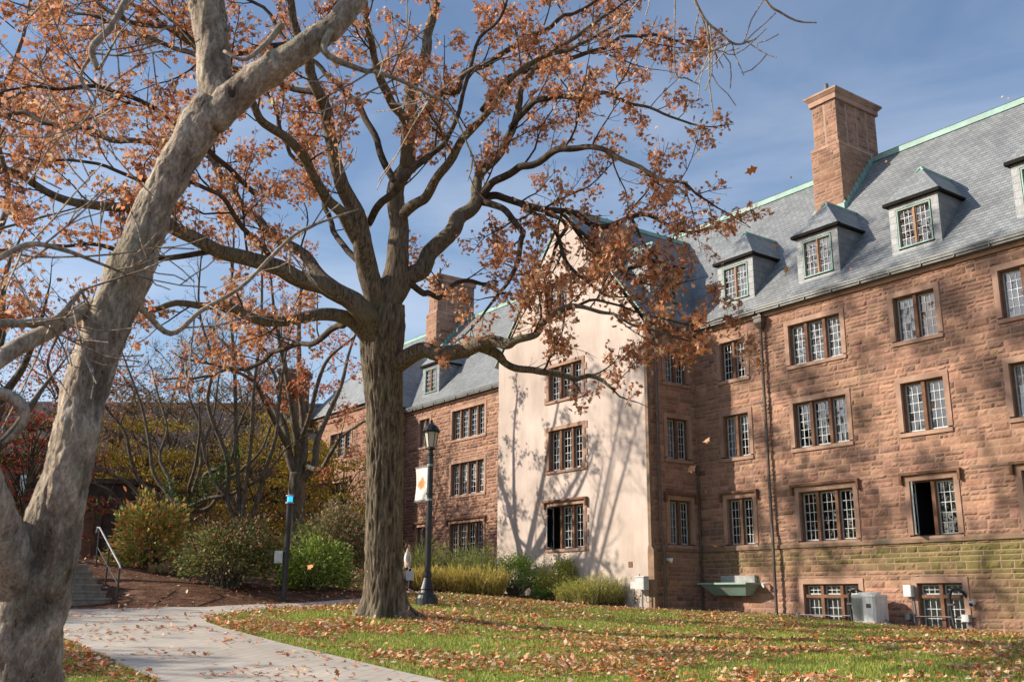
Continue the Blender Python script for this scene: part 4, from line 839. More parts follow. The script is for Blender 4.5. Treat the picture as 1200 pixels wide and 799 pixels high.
def _d(fr, am):
    def f(p, d, R, i):
        o = np.empty(len(d))
        for k in range(len(d)):
            q = p+d[k]*R; q = Vector((q[0], q[1], q[2]*.5)); v = mnoise.noise(q*fr)+.5*mnoise.noise(q*fr*2.3)+.25*mnoise.noise(q*fr*5); t = v*3.2; fl = math.floor(t); fr_ = t-fl
            w2 = mnoise.noise(q*fr*.30); o[k] = ((fl+min(1, fr_*5))*.30*am+w2*am*1.5)/R
        return o
    return f
FT[0] = [(x-6*(y < 480)-2, y, w_*.82, d) for x, y, w_, d in FT[0]]
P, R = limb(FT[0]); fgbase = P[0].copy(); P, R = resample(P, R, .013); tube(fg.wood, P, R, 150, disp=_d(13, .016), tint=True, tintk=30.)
for sp in ([(253, 135, 40, 4.75), (252, 90, 41, 4.8), (250, 50, 40, 4.85), (243, 10, 40, 4.9), (232, -40, 38, 4.95), (215, -120, 34, 5)],
           [(246, 145, 38, 4.72), (276, 112, 37, 4.72), (310, 86, 37, 4.74), (350, 60, 36, 4.76), (390, 30, 33, 4.8), (420, -5, 31, 4.85), (460, -60, 28, 4.9)],
           [(36, 700, 76, 4.3), (16, 655, 64, 4.2), (-6, 605, 52, 4.1), (-28, 550, 43, 4.0), (-50, 490, 38, 3.95), (-64, 420, 34, 3.9)]):
    P, R = limb(sp); R = R*.92; P, R = resample(P, R, .016); tube(fg.wood, P, R, 90, disp=_d(13, .013), tint=True, tintk=30.)
for sp, lv in (([(-62, 470, 26, 3.9), (-20, 435, 23, 4.0), (20, 407, 22, 4.1), (59, 387, 21, 4.25), (100, 363, 18, 4.45), (135, 352, 14, 4.8), (165, 362, 9, 5.2), (200, 391, 7, 5.4), (236, 364, 6, 5.5), (283, 336, 5, 5.6), (321, 298, 5, 5.7), (354, 270, 4, 5.8), (420, 245, 2, 5.9)], 1),
           ([(-62, 455, 20, 3.9), (-20, 458, 17, 3.9), (8, 463, 16, 3.95), (24, 474, 16, 3.95), (29, 490, 12, 3.95), (20, 506, 9, 3.95), (4, 520, 5, 3.95)], 0),
           ([(-50, 380, 14, 3.9), (0, 379, 12, 4.0), (40, 378, 11, 4.1), (68, 372, 9, 4.2), (95, 340, 6, 4.3)], 1),
           ([(-50, 330, 9, 3.9), (0, 302, 8, 4.0), (35, 286, 7, 4.1), (75, 293, 6, 4.2), (110, 306, 4, 4.3), (140, 318, 3, 4.4)], 1),
           ([(222, -90, 18, 5), (190, -60, 12, 4.6), (165, -30, 10, 4.4), (148, 0, 8.5, 4.3), (130, 32, 9, 4.25), (108, 57, 9, 4.2), (115, 82, 6, 4.2)], 1),
           ([(110, 60, 5, 4.2), (95, 90, 3.5, 4.2), (112, 120, 3, 4.2), (90, 150, 2.5, 4.2), (60, 165, 2, 4.2)], 1),
           ([(470, -70, 24, 4.9), (560, -120, 16, 5), (660, -130, 12, 5.1), (760, -100, 9, 5.2), (800, -30, 6, 5.3), (824, 20, 5, 5.3), (842, 37, 4.5, 5.3), (862, 52, 4, 5.3), (886, 46, 2.5, 5.3)], 1),
           ([(660, -130, 10, 5.1), (800, -140, 8, 5.2), (870, -60, 6, 5.3), (897, 0, 4.5, 5.3), (915, 15, 4, 5.3), (935, 25, 3.5, 5.3), (957, 27, 2, 5.3)], 0),
           ([(760, -100, 6, 5.2), (788, -50, 3.5, 5.2), (791, 0, 2.5, 5.2), (791, 82, 2, 5.2), (805, 92, 2.5, 5.2), (819, 99, 1.6, 5.2)], 0),
           ([(330, 30, 9, 4.8), (308, 55, 7, 4.7), (285, 70, 5, 4.6), (262, 60, 4, 4.6)], 0),
           ([(395, 22, 10, 4.8), (380, 60, 9, 4.7), (424, 82, 7, 4.7), (440, 84, 6, 4.8), (470, 95, 5, 4.9), (500, 110, 4, 5), (530, 130, 3, 5.1), (560, 200, 2, 5.2)], 1)):
    P, R = limb(sp); R = R*(.7 if sp[-1][0] > 700 else .92); tube(fg.wood, P, R, 12, disp=None)
    if lv:
        for q in range(9):
            i = fg.r.integers(len(P)//3, len(P)); dd = fg.r.normal(size=3)*.6+np.array([0, 0, -.25]); fg.grow(P[i], dd, fg.r.uniform(.2, .55), min(.006, R[i]*.7), 0, 1, 0)
fg.finish('foreground_tree', fgbase, 'leaning foreground tree with pale flaking bark, forked low and again high up', 'fgbark')

# middle-distance trees
def limbs(T, specs, wf=.82, bark_disp=None, leafy=1., every=.6, lmin=.8, lmax=2.4, t0=.35, maxlev=2, k=9):
    for sp in specs:
        P, R = limb(sp); R = R*wf; tube(T.wood, P, R, k)
        if len(sp) > 2: T.dress(P, R, t0, every, lmin, lmax, leafy=leafy, maxlev=maxlev)
RC = [(.68, .25, .11), (.56, .20, .10), (.70, .33, .17), (.42, .14, .07)]
t2 = Tree(31, RC, [3, 2, 2, 1], .15, dens=.62)
dd_ = 42.
limbs(t2, [[(346, 672, 25, dd_), (346, 640, 20, dd_), (347, 600, 19, dd_), (348, 575, 19, dd_), (348, 555, 17, dd_)]][:0]+[
 [(347, 560, 14, dd_), (338, 530, 12, dd_), (333, 500, 11, dd_+.5), (318, 475, 9, dd_+1), (300, 450, 7, dd_+1.5), (280, 420, 5, dd_+2), (255, 395, 3, dd_+2.5)],
 [(348, 560, 14, dd_), (350, 530, 12, dd_), (345, 490, 11, dd_-.4), (338, 450, 9, dd_-.8), (330, 410, 7, dd_-1.2), (322, 370, 5, dd_-1.6), (318, 330, 3, dd_-2)],
 [(349, 560, 13, dd_), (357, 530, 11, dd_), (355, 490, 10, dd_), (352, 450, 8, dd_), (350, 400, 7, dd_), (352, 350, 5, dd_), (357, 300, 3, dd_)],
 [(350, 565, 12, dd_), (368, 545, 10, dd_), (372, 515, 9, dd_+.5), (385, 485, 7, dd_+1), (400, 450, 6, dd_+1.4), (410, 410, 4, dd_+1.8), (425, 370, 3, dd_+2)],
 [(338, 525, 9, dd_), (325, 500, 8, dd_-1), (310, 470, 7, dd_-2), (295, 445, 5, dd_-3), (260, 430, 4, dd_-3.5), (215, 420, 3, dd_-4)],
 [(350, 520, 7, dd_), (362, 490, 7, dd_-1), (372, 450, 6, dd_-1.5), (385, 420, 5, dd_-2), (415, 395, 3, dd_-2.4)],
 [(357, 545, 8, dd_), (375, 550, 7, dd_-1), (388, 530, 6, dd_-2), (402, 510, 4, dd_-2.6), (425, 495, 3, dd_-3)],
 [(346, 500, 6, dd_), (330, 480, 6, dd_+1), (322, 440, 5, dd_+2), (300, 400, 4, dd_+3), (285, 360, 3, dd_+4)]], every=.75, leafy=1.)
P, R = limb([(345, 700, 24, dd_), (345, 665, 20, dd_), (347, 630, 19, dd_), (347, 600, 19, dd_), (348, 575, 20, dd_), (348, 552, 16, dd_)]); b2 = P[0].copy(); P, R = resample(P, R, .08); tube(t2.wood, P, R, 30, disp=barkdisp(14, .02, 2))
t2.finish('maple_tree', b2, 'slender many-limbed tree with sparse orange leaves behind the blue-light pole', 'darkbark')

t3 = Tree(33, [(.10, .16, .04)], [1], .09, tm=(OVAL, OVALT), dens=0.0, up=.25)
dd_ = 40.3
def fan(T, x0, y0, d, ends, w0):
    for (x1, y1, dz) in ends:
        n = 7; sp = []
        for i in range(n):
            t = i/(n-1); sp.append((x0+(x1-x0)*t**.8+T.r.normal()*4*(0 < i), y0+(y1-y0)*t**1.25+T.r.normal()*4*(0 < i), w0*(1-t)**.8+1.6, d+dz*t))
        P, R = limb(sp); tube(T.wood, P, R, 8); T.dress(P, R, .25, .55, .7, 2.2, leafy=0., maxlev=2)
fan(t3, 212, 600, dd_, [(110, 440, -1), (140, 400, 2), (60, 490, 0), (185, 430, 3), (262, 420, 2), (300, 450, -1), (330, 480, 1), (345, 520, -2), (90, 560, -2), (236, 470, -4)], 3.9)
P, R = limb([(214, 676, 26, dd_), (213, 640, 21, dd_), (212, 615, 19, dd_), (212, 590, 15, dd_)]); b3 = P[0].copy(); tube(t3.wood, P, R, 14)
tt = t3.finish('bare_tree', b3, 'wide spreading bare tree with ivy on its lower limbs, behind the yellow-orange shrub', 'darkbark')
t5 = Tree(37, RC, [1, 1, 1, 1], .13, dens=.25, up=.2)
dd_ = 39.3
fan(t5, 284, 620, dd_, [(232, 290, 0), (268, 200, 0), (310, 240, -1), (345, 370, 0), (215, 420, 1)], 5.)
P, R = limb([(286, 690, 17, dd_), (285, 650, 14, dd_), (284, 610, 12, dd_)]); b5 = P[0].copy(); tube(t5.wood, P, R, 12)
t5.finish('bare_tree', b5, 'tall slim bare tree between the ivy-clad one and the slender orange tree', 'darkbark')
iv = MB(); q_ = []
for sp in ([(214, 660), (213, 600)], [(213, 600), (245, 560)], [(213, 605), (270, 550)], [(245, 560), (290, 520)], [(213, 600), (195, 560)]):
    for t in np.linspace(0, 1, 260): q_.append(at(sp[0][0]+(sp[1][0]-sp[0][0])*t+rng.normal()*4, sp[0][1]+(sp[1][1]-sp[0][1])*t+rng.normal()*4, dd_-.25+rng.normal()*.2))
scatter_leaves(iv, np.array(q_), .12, palette(rng, len(q_), [(.05, .10, .025), (.09, .14, .04)], [2, 1]), OVAL, OVALT, rng); iv.build('ivy', M['shrubleaf'], tt, b3)

# trees outside the left edge and to the rear that shade the scene, one seen as bare twigs at the edge
t4 = Tree(35, [(.3, .2, .1)], [1], .1, dens=0, up=.2)
dd_ = 30.
fan(t4, -60, 560, dd_, [(20, 270, 0), (-30, 230, 2), (60, 330, -2), (-90, 300, 2), (80, 420, 3), (10, 360, -3), (-120, 380, 0)], 15)
P, R = limb([(-62, 720, 32, dd_), (-62, 640, 26, dd_), (-60, 550, 20, dd_)]); b4 = P[0].copy(); tube(t4.wood, P, R, 14)
t4.finish('bare_tree', b4, 'grey bare tree whose fine twigs reach in at the left edge', 'darkbark')
def crowntree(name, px, D, h, rad, label, cols, wts, seed, lsize=.16, n=5200, bark='darkbark', tm=(OAK, OAKT), first=.28, spread=1., leaf='leaf', group=None, trunkr=.2, nl=22, tw=7, cl=14, cs=.075):
    r = np.random.default_rng(seed); b = gd(px, D); T = Tree(seed, cols, wts, lsize, tm=tm, matleaf=leaf)
    P = [b+np.array([r.normal()*.06*i, r.normal()*.06*i, h*i/8-.2*(i == 0)]) for i in range(8)]; R = np.linspace(trunkr, trunkr*.22, 8); tube(T.wood, cat_rom(P, 3), np.interp(np.linspace(0, 7, 22), range(8), R), 12)
    L_ = []
    for k in range(nl):
        t = r.uniform(first, .98); p = b+np.array([0, 0, h*t]); a = k*2.4+r.uniform(-.4, .4); ln = rad*spread*(1.15-.65*t)*r.uniform(.7, 1.15)
        d = np.array([math.cos(a), math.sin(a), .35+.5*t]); Q = [p]
        for s_ in range(6): d = d+r.normal(size=3)*.12; Q.append(Q[-1]+d/np.linalg.norm(d)*ln/6)
        Q = np.array(Q); tube(T.wood, Q, np.linspace(trunkr*.42*(1.1-t), .012, 7), 6, cap=False); L_.append(Q)
        for s_ in range(tw): T.grow(Q[r.integers(2, 7)], d+r.normal(size=3)*.8, ln*.3, .014, 1, 2, 0)
    m_ = n//nl; pp = []
    for Q in L_:
        c = Q[r.integers(2, 7, max(2, m_//cl))]+r.normal(size=(max(2, m_//cl), 3))*rad*.13
        pp.append(np.repeat(c, cl, 0)+r.normal(size=(len(c)*cl, 3))*rad*cs)
    T.leafP = [np.concatenate(pp)]
    return T.finish(name, b, label, bark, group=group)
YC = [(.52, .36, .04), (.42, .29, .04), (.60, .40, .05), (.28, .24, .05)]
def layered(px, D, top, half, label, seed, cols=YC, wts=(3, 3, 2, 2), n=9000, group=None, name='yellow_leaved_tree', ls=.13):
    """low tree whose leaves lie in flat tiers"""
    r = np.random.default_rng(seed); b = gd(px, D); ztop = at(px, top, D)[2]; h = ztop-b[2]; T = Tree(seed, cols, wts, ls, tm=(OVAL, OVALT), droop=.1)
    tube(T.wood, [b+np.array([0, 0, -.2]), b+np.array([.1, 0, h*.3]), b+np.array([-.1, .1, h*.6]), b+np.array([0, .1, h*.85])], [.14, .11, .07, .03], 8)
    rad = half*D/FPX; pp = []
    for k in range(46):
        z = r.uniform(.12, 1); a = r.uniform(0, 6.283); q = rad*math.sqrt(1-(z-.35)**2/.6 if (z-.35)**2 < .6 else .1)*r.uniform(.35, 1); c = b+np.array([math.cos(a)*q, math.sin(a)*q, h*z])
        st = b+np.array([0, 0, h*max(.12, z-.3)]); tube(T.twigs, [st, (st+c)/2+np.array([0, 0, .15]), c], [.03, .02, .006], 4, cap=False)
        m_ = n//46; w_ = r.uniform(.5, 1.1); pp.append(c+r.normal(size=(m_, 3))*np.array([w_, w_, .13])*rad*.22+np.array([0, 0, -.0]))
    T.leafP = [np.concatenate(pp)]; return T.finish(name, b, label, 'darkbark', group=group)
layered(160, 45, 490, 85, 'golden-leaved small tree in dark shade behind the orange shrub', 41)
layered(300, 46, 478, 90, 'golden-leaved tree in the gap left of the slender orange tree', 42)
layered(395, 46, 520, 50, 'golden-leaved tree between the slender tree and the oak trunk', 43, n=5000)
layered(235, 49, 448, 100, 'taller golden-brown tree behind the bare ivy tree', 44, cols=[(.26, .17, .06), (.30, .15, .05), (.18, .13, .05)], wts=(2, 2, 2), n=8000)
layered(120, 48, 452, 90, 'taller brownish tree just right of the forked trunk', 48, cols=[(.26, .17, .06), (.24, .13, .05), (.16, .12, .05)], wts=(2, 2, 2), n=7000)
layered(95, 43, 560, 70, 'dull golden low tree around the dark porch', 46, n=5000)
layered(350, 47, 505, 60, 'golden-leaved tree straight behind the slender orange tree', 47, n=6000)
layered(20, 34, 470, 85, 'dark green tree with red leaves glimpsed left of the forked trunk', 45, cols=[(.05, .09, .03), (.40, .04, .05), (.45, .08, .05), (.25, .18, .04)], wts=(3, 2, 1, 1), n=8000, name='red_leaved_tree')
crowntree('bare_crowned_tree', 120, 52, 13, 5.5, 'brownish hazy tree against the sky above the far left roof', [(.30, .20, .12), (.36, .17, .09)], [1, 1], 51, n=1500, nl=26)
crowntree('russet_tree', 40, 44, 12, 5, 'reddish tree behind the forked foreground trunk', RC, [1, 1, 1, 1], 52, n=3600)
crowntree('bare_crowned_tree', 190, 50, 12, 5.5, 'twiggy grey-brown tree in front of the far hall, left of its middle', [(.40, .27, .10), (.36, .20, .10)], [1, 1], 54, n=1500, nl=30, tw=12)
crowntree('bare_crowned_tree', 275, 51, 11.5, 5.0, 'twiggy grey-brown tree in front of the far hall beside its chimney', [(.45, .30, .10), (.36, .20, .10)], [1, 1], 55, n=1500, nl=30, tw=12)
crowntree('bare_crowned_tree', 300, 60, 13.5, 5.5, 'thin brownish tree rising above the far roof, left of the slender tree', [(.34, .22, .13), (.40, .2, .1)], [1, 1], 53, n=1800, nl=26)
# trees standing out of view to the left whose shade falls on lawn and walls
crowntree('oak_tree', -75, 32.3, 25, 7.0, 'tall russet oak out of frame to the left, level with the stone steps', OC, OW, 61, n=5000, lsize=.24, trunkr=.2, nl=20, first=.42, tw=5, cl=120, cs=.05, group='oaks out of frame that shade the wall')
crowntree('oak_tree', -210, 27.5, 25, 6.5, 'tall russet oak out of frame to the left, nearer the path', OC, OW, 62, n=4600, lsize=.24, trunkr=.2, nl=18, first=.42, tw=5, cl=120, cs=.05, group='oaks out of frame that shade the wall')

for i_, (x_, y_) in enumerate(((-47., -7.), (-38., -14.), (-55., 2.), (-30., -18.))):  # unseen yews added so the lower panes mirror something dark
    _D = _f[0]*x_+_f[1]*y_; _px = 600+(_r0[0]*x_+_r0[1]*y_)/_D*FPX*.97 if _D > 1 else None
    if _D < 6: continue
    crowntree('yew_tree', _px, _D, 10, 4.6, ['dark yew out of frame to the left, mirrored in the lower windows', 'dark yew out of frame, nearest behind the camera', 'dark yew out of frame, farthest to the left', 'dark yew out of frame, beside the nearest one'][i_], [(.05, .08, .03), (.08, .10, .04)], [1, 1], 90+i_, n=9000, lsize=.28, nl=34, first=.05, tw=2, cs=.12, group='yews out of frame')

# ------------------------------------------------------------------ shrubs
def shrub(name, x0, x1, ytop, D, label, cols, wts, seed, n=5000, ls=.07, depth=1., kind='round', stems=9, tm=(OVAL, OVALT), top_cols=None, group=None, clump=60, cat='shrub'):
    r = np.random.default_rng(seed); px = (x0+x1)/2; b = gd(px, D); h = at(px, ytop, D)[2]-b[2]; rx = (x1-x0)/2*D/FPX; R_ = np.array([_r[0], _r[1], 0]); V_ = np.array([-_r[1], _r[0], 0])
    t = thing(name, b, label, cat, group); m = MB(); w_ = MB()
    if kind in ('round', 'loose'):
        C = []
        while len(C) < clump:
            q = r.uniform(-1, 1, 3); q[2] = r.uniform(-.15 if kind == 'round' else -.1, 1)
            rr = math.sqrt(q[0]**2+q[1]**2+(max(q[2], 0))**2)
            if rr < 1 and rr > .35: C.append(q*(1/rr)**.35*r.uniform(.78, 1.06 if kind == 'round' else 1.15))
        C = np.array(C); zb = .30 if kind == 'round' else .12
        Cw = b+C[:, 0:1]*rx*R_+C[:, 1:2]*rx*depth*V_+np.c_[np.zeros(len(C)), np.zeros(len(C)), h*(zb+(1-zb)*np.clip(C[:, 2], 0, 1.1)*.93)]
        for c in Cw:
            s0 = b+R_*r.normal()*rx*.12+V_*r.normal()*rx*.12; tube(w_, [s0-np.array([0, 0, .1]), s0*.5+c*.5+np.array([0, 0, .05])-R_*0, c], [.022, .012, .004], 4, cap=False)
        k = n//clump; sg = (.17 if kind == 'round' else .13); P = (np.repeat(Cw, k, 0)+(r.normal(size=(clump*k, 1))*R_+r.normal(size=(clump*k, 1))*V_)*rx*sg+np.c_[np.zeros((clump*k, 2)), r.normal(size=clump*k)*h*.09])
        P = P[P[:, 2] > b[2]+.04]; dirs = P-(b+np.array([0, 0, h*.3])); dirs /= np.linalg.norm(dirs, axis=1, keepdims=True)
        c = palette(r, len(P), cols, wts)
        if top_cols is not None:
            q = np.clip((P[:, 2]-b[2])/h, 0, 1)**3; pick = r.random(len(P)) < q*.8; c[pick] = palette(r, pick.sum(), top_cols, [1]*len(top_cols))
        scatter_leaves(m, P, ls, c, tm[0], tm[1], r, dirs=dirs)
    else:                                   # fine arching stems with needle leaves
        k = n//14; P = []; D_ = []
        for i in range(k):
            a = r.uniform(0, 6.283); q = math.sqrt(r.random()); s0 = b+R_*math.cos(a)*q*rx*.8+V_*math.sin(a)*q*rx*depth*.8; s0[2] = b[2]-.05
            hh = h*r.uniform(.6, 1.05)*(1-.35*q*q); le = R_*r.normal()*.25+V_*r.normal()*.25+(R_*math.cos(a)+V_*math.sin(a))*.25*q
            Q = [s0+np.array([0, 0, 1])*hh*t_+le*hh*t_**2.2-np.array([0, 0, 1])*hh*.12*t_**4 for t_ in np.linspace(0, 1, 5)]; Q = np.array(Q); tube(w_, Q, np.linspace(.006, .002, 5), 3, cap=False)
            i_ = r.uniform(.15, 1, 14); pp = s0+np.outer(i_*hh, [0, 0, 1])+np.outer(i_**2.2*hh, le); P.append(pp); D_.append(np.tile((Q[-1]-Q[0])/hh, (14, 1)))
        P = np.concatenate(P); scatter_leaves(m, P, ls, palette(r, len(P), cols, wts, .22), NEEDLE, DIAT, r, dirs=np.concatenate(D_))
    w_.build('stems', M['darkbark'], t, b); m.build('foliage', M['shrubleaf'], t, b); return t
YG = [(.46, .46, .09), (.55, .46, .09), (.34, .38, .08)]
shrub('shrub', 132, 216, 578, 30.5, 'tall loose shrub turning yellow and orange, beside the stone steps', [(.50, .44, .10), (.62, .28, .09), (.26, .34, .08), (.60, .42, .13)], [3, 3, 3, 2], 71, n=3900, ls=.165, kind='loose', clump=90)
shrub('rhododendron', 210, 320, 604, 27.5, 'broad dark green shrub with reddish top, left of the blue-light pole', [(.17, .20, .06), (.27, .26, .09), (.12, .15, .05), (.34, .20, .11)], [3, 2, 2, 1], 72, n=8000, ls=.105, top_cols=[(.30, .16, .08), (.34, .12, .06), (.22, .20, .07)], clump=110)
shrub('rhododendron', 322, 412, 622, 29.5, 'bright yellow-green shrub right behind the blue-light pole', [(.30, .40, .07), (.42, .47, .11), (.17, .24, .05)], [3, 2, 2], 73, n=5200, ls=.125, kind='loose', clump=80)
shrub('rhododendron', 345, 436, 586, 33.5, 'large dark shrub with reddish-brown leaves beside the oak trunk', [(.20, .21, .08), (.34, .20, .11), (.17, .18, .07), (.42, .24, .15)], [3, 2, 2, 1], 74, n=9000, ls=.115, clump=120)
shrub('feathery_shrub', 466, 530, 625, 40.5, 'feathery green shrub between oak trunk and lamp post', [(.32, .40, .08), (.42, .44, .10)], [2, 1], 75, n=7000, ls=.14, kind='fine')
shrub('feathery_shrub', 522, 590, 630, 39.5, 'feathery green shrub against the brownstone just right of the lamp post', [(.32, .42, .08), (.44, .46, .10)], [2, 1], 76, n=7000, ls=.14, kind='fine')
for i, (a, b_) in enumerate(((428, 480), (478, 522), (512, 560), (548, 596))):
    shrub('golden_grass_clump', a, b_, 660, 37.3, ['golden grass clump behind the oak trunk', 'golden grass clump directly behind the lamp post', 'golden grass clump just right of the lamp post', 'golden grass clump beside the round green bush'][i], [(.62, .50, .12), (.52, .44, .10), (.68, .52, .20)], [2, 2, 1], 77+i, n=5200, ls=.20, kind='fine', group='golden grasses along the path', cat='grass clump')
shrub('round_bush', 570, 634, 648, 39.5, 'rounded green bush on bare stems, leftmost before the stucco wall', [(.22, .34, .05), (.34, .46, .08), (.13, .20, .03)], [3, 2, 1], 82, n=6500, ls=.075, clump=70, depth=.7)
shrub('round_bush', 628, 682, 653, 38., 'green bush with yellowing leaves under the lowest stucco wall window', [(.30, .36, .07), (.48, .42, .10), (.17, .25, .05), (.52, .26, .09)], [3, 2, 2, .6], 83, n=5500, ls=.075, clump=60, depth=.7)
shrub('feathery_shrub', 664, 738, 668, 35.9, 'low yellow-green feathery shrub before the stucco wall corner', YG, [2, 1, 1], 84, n=9000, ls=.12, kind='fine', depth=.7)
shrub('feathery_shrub', 648, 690, 676, 36.6, 'small pale feathery shrub between the yellowing bush and the big feathery one', YG, [2, 1, 1], 85, n=3600, ls=.12, kind='fine', depth=.7)
shrub('low_plant', 612, 646, 688, 37.4, 'low green plant at the foot of the two bushes', [(.10, .18, .03)], [1], 86, n=1200, ls=.07, clump=24, kind='loose', cat='plant')
shrub('golden_grass_clump', 168, 232, 660, 29.3, 'straw-coloured grass tuft between the orange and the dark shrub', [(.42, .32, .16), (.36, .24, .12)], [1, 1], 87, n=2200, ls=.16, kind='fine', cat='grass clump')
for i, (px, D, a) in enumerate(((758, 36.2, 1), (746, 36.0, .8))): shrub('low_plant', px-7, px+7, 690 if i == 0 else 697, D-.6, ['weed growing up beside the utility box post', 'small weed left of the utility box post'][i], [(.16, .22, .05)], [1], 88+i, n=160, ls=.07, clump=8, kind='loose', cat='plant')

# ------------------------------------------------------------------ far hall behind the left-hand trees
hb_ = gd(170, 56); Hn = np.array([_f[0], _f[1], 0]); Hn /= np.linalg.norm(Hn); Hu = np.array([Hn[1], -Hn[0], 0])
FH = Frame((hb_[0], hb_[1], 0), Hu, -Hn)
H = thing('stone_hall', hb_, 'dark brownstone hall with purple slate roof seen through the trees at far left', 'building')
z0 = hb_[2]-1; hw = []
for u in (-17, -12.5, -8, -3.5, 1, 5.5): hw += [(u, u+1.9, z0+2.2, z0+4.0), (u, u+1.9, z0+5.4, z0+7.0)]
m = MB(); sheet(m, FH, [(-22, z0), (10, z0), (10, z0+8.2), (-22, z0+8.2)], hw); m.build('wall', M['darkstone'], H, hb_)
m = MB()
for h_ in hw:
    m = MB()
    for a, b_, c, d in ((h_[0]-.15, h_[0], h_[2], h_[3]), (h_[1], h_[1]+.15, h_[2], h_[3]), (h_[0]-.15, h_[1]+.15, h_[3], h_[3]+.2), (h_[0]-.15, h_[1]+.15, h_[2]-.2, h_[2]), ((h_[0]+h_[1])/2-.07, (h_[0]+h_[1])/2+.07, h_[2], h_[3])): m.box(FH, a, b_, -.2, .05, c, d)
    wn = m.build('window', M['trimdark'], H, hb_); g = MB(); g.box(FH, h_[0], h_[1], -.22, -.2, h_[2], h_[3]); g.build('glass', M['glass'], wn, hb_)
m = MB(); m.box(FH, -22, 10, -2.4, -2.3, z0, z0+8); m.box(FH, -22, 10, -9, -8.8, z0, z0+8); m.box(FH, -22, -21.8, -9, -.02, z0, z0+8.1); m.box(FH, 9.8, 10, -9, -.02, z0, z0+8.1); m.build('rear_wall', M['room'], H, hb_)
m = MB(); FHr = Frame(FH.o, FH.U, -FH.N); FHb = Frame(FH.o+(-FH.N)*9.0, FH.U, FH.N)
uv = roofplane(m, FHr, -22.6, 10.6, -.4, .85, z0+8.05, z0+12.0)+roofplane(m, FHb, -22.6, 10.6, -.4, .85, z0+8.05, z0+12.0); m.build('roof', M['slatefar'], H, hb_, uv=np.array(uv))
m = MB(); m.box(FHr, 6.4, 8.0, 1.5, 3., z0+9, z0+13.4, 0); m.box(FHr, 6.28, 8.12, 1.38, 3.12, z0+13.4, z0+13.65, 0); m.build('chimney', M['darkstone'], H, hb_)
# porch with a dark panelled door at the head of the steps
pb = gd(100, 40.); FP = Frame((pb[0], pb[1], 0), Hu, -Hn); z0 = pb[2]
PO = thing('entrance_porch', pb, 'dark stone entrance porch with panelled door at the head of the steps', 'porch')
m = MB(); sheet(m, FP, [(-2.6, z0-.3), (1.6, z0-.3), (1.6, z0+3.1), (-2.6, z0+3.1)], [(-1.3, .3, z0, z0+2.4)]); m.box(FP, -2.6, -2.59, -3, 0, z0, z0+3.1); m.box(FP, 1.59, 1.6, -3, 0, z0, z0+3.1)
for (a, b_, c, d) in ((-1.5, -1.3, z0, z0+2.6), (.3, .5, z0, z0+2.6), (-1.3, .3, z0+2.4, z0+2.6)): m.box(FP, a, b_, -.3, .1, c, d)
m.build('wall', M['porch'], PO, pb)
m = MB(); m.box(FP, -1.3, .3, -.3, -.22, z0, z0+2.4)
for a in (-1.15, -.45): 
    for c in (.2, .95, 1.7): m.box(FP, a, a+.55, -.22, -.19, z0+c, z0+c+.55)
dr = m.build('door', M['trimdark'], PO, pb); m = MB(); tube(m, [FP(-.55, -.14, z0+1.0), FP(-.55, -.14, z0+1.2)], [.015, .015], 6); m.build('handle', M['steel'], dr, pb)
m = MB(); m.box(FP, -2.7, 1.7, -3, .12, z0+3.1, z0+3.3); m.build('roof', M['porch'], PO, pb)
# steps and handrails
sb = gd(104, 23.9); FS = Frame((sb[0], sb[1], 0), (0, 1, 0), (1, 0, 0)); z0 = sb[2]
ST = thing('stone_steps', sb, 'flight of worn stone steps climbing away at the left end of the path', 'steps')
for i in range(6):
    m = MB(); m.box(FS, -2.0, .50-.02*i, -1.0-.42*i-1.2, -.0-.42*i, z0-.3, z0+.165*(i+1)); m.box(FS, -2.0, .52-.02*i, -.40-.42*i, .03-.42*i, z0+.165*(i+1)-.05, z0+.165*(i+1)+.003); m.build('step', M['stepstone'], ST, sb)
def rail(u, label):
    RL = thing('handrail', FS(u, 0, z0), label, 'handrail', 'handrails beside the steps'); bb = FS(u, 0, z0)
    for (n, zz, tp) in ((.12, -.05, .92), (-1.05, .45, 1.42), (-2.2, .95, 1.95)):
        m = MB(); tube(m, [FS(u, n, z0+zz), FS(u, n, z0+tp)], [.024, .024], 10); m.lathe(FS(u, n, z0+zz), [(.06, 0), (.06, .03), (.026, .05)], 12); m.build('post', M['black'], RL, bb)
    m = MB(); tube(m, [FS(u, .22, z0+.86), FS(u, .12, z0+.93), FS(u, -2.2, z0+1.96), FS(u, -2.45, z0+1.98), FS(u, -2.5, z0+1.85)], [.022]*5, 10); m.build('rail', M['steel'], RL, bb)
    m = MB(); tube(m, [FS(u, .12, z0+.48), FS(u, -2.2, z0+1.45)], [.014]*2, 8); m.build('lower_rail', M['black'], RL, bb)
rail(.60, 'handrail with a grey top bar on the right side of the stone steps'); rail(-1.9, 'handrail on the far side of the stone steps, mostly behind the trunk')

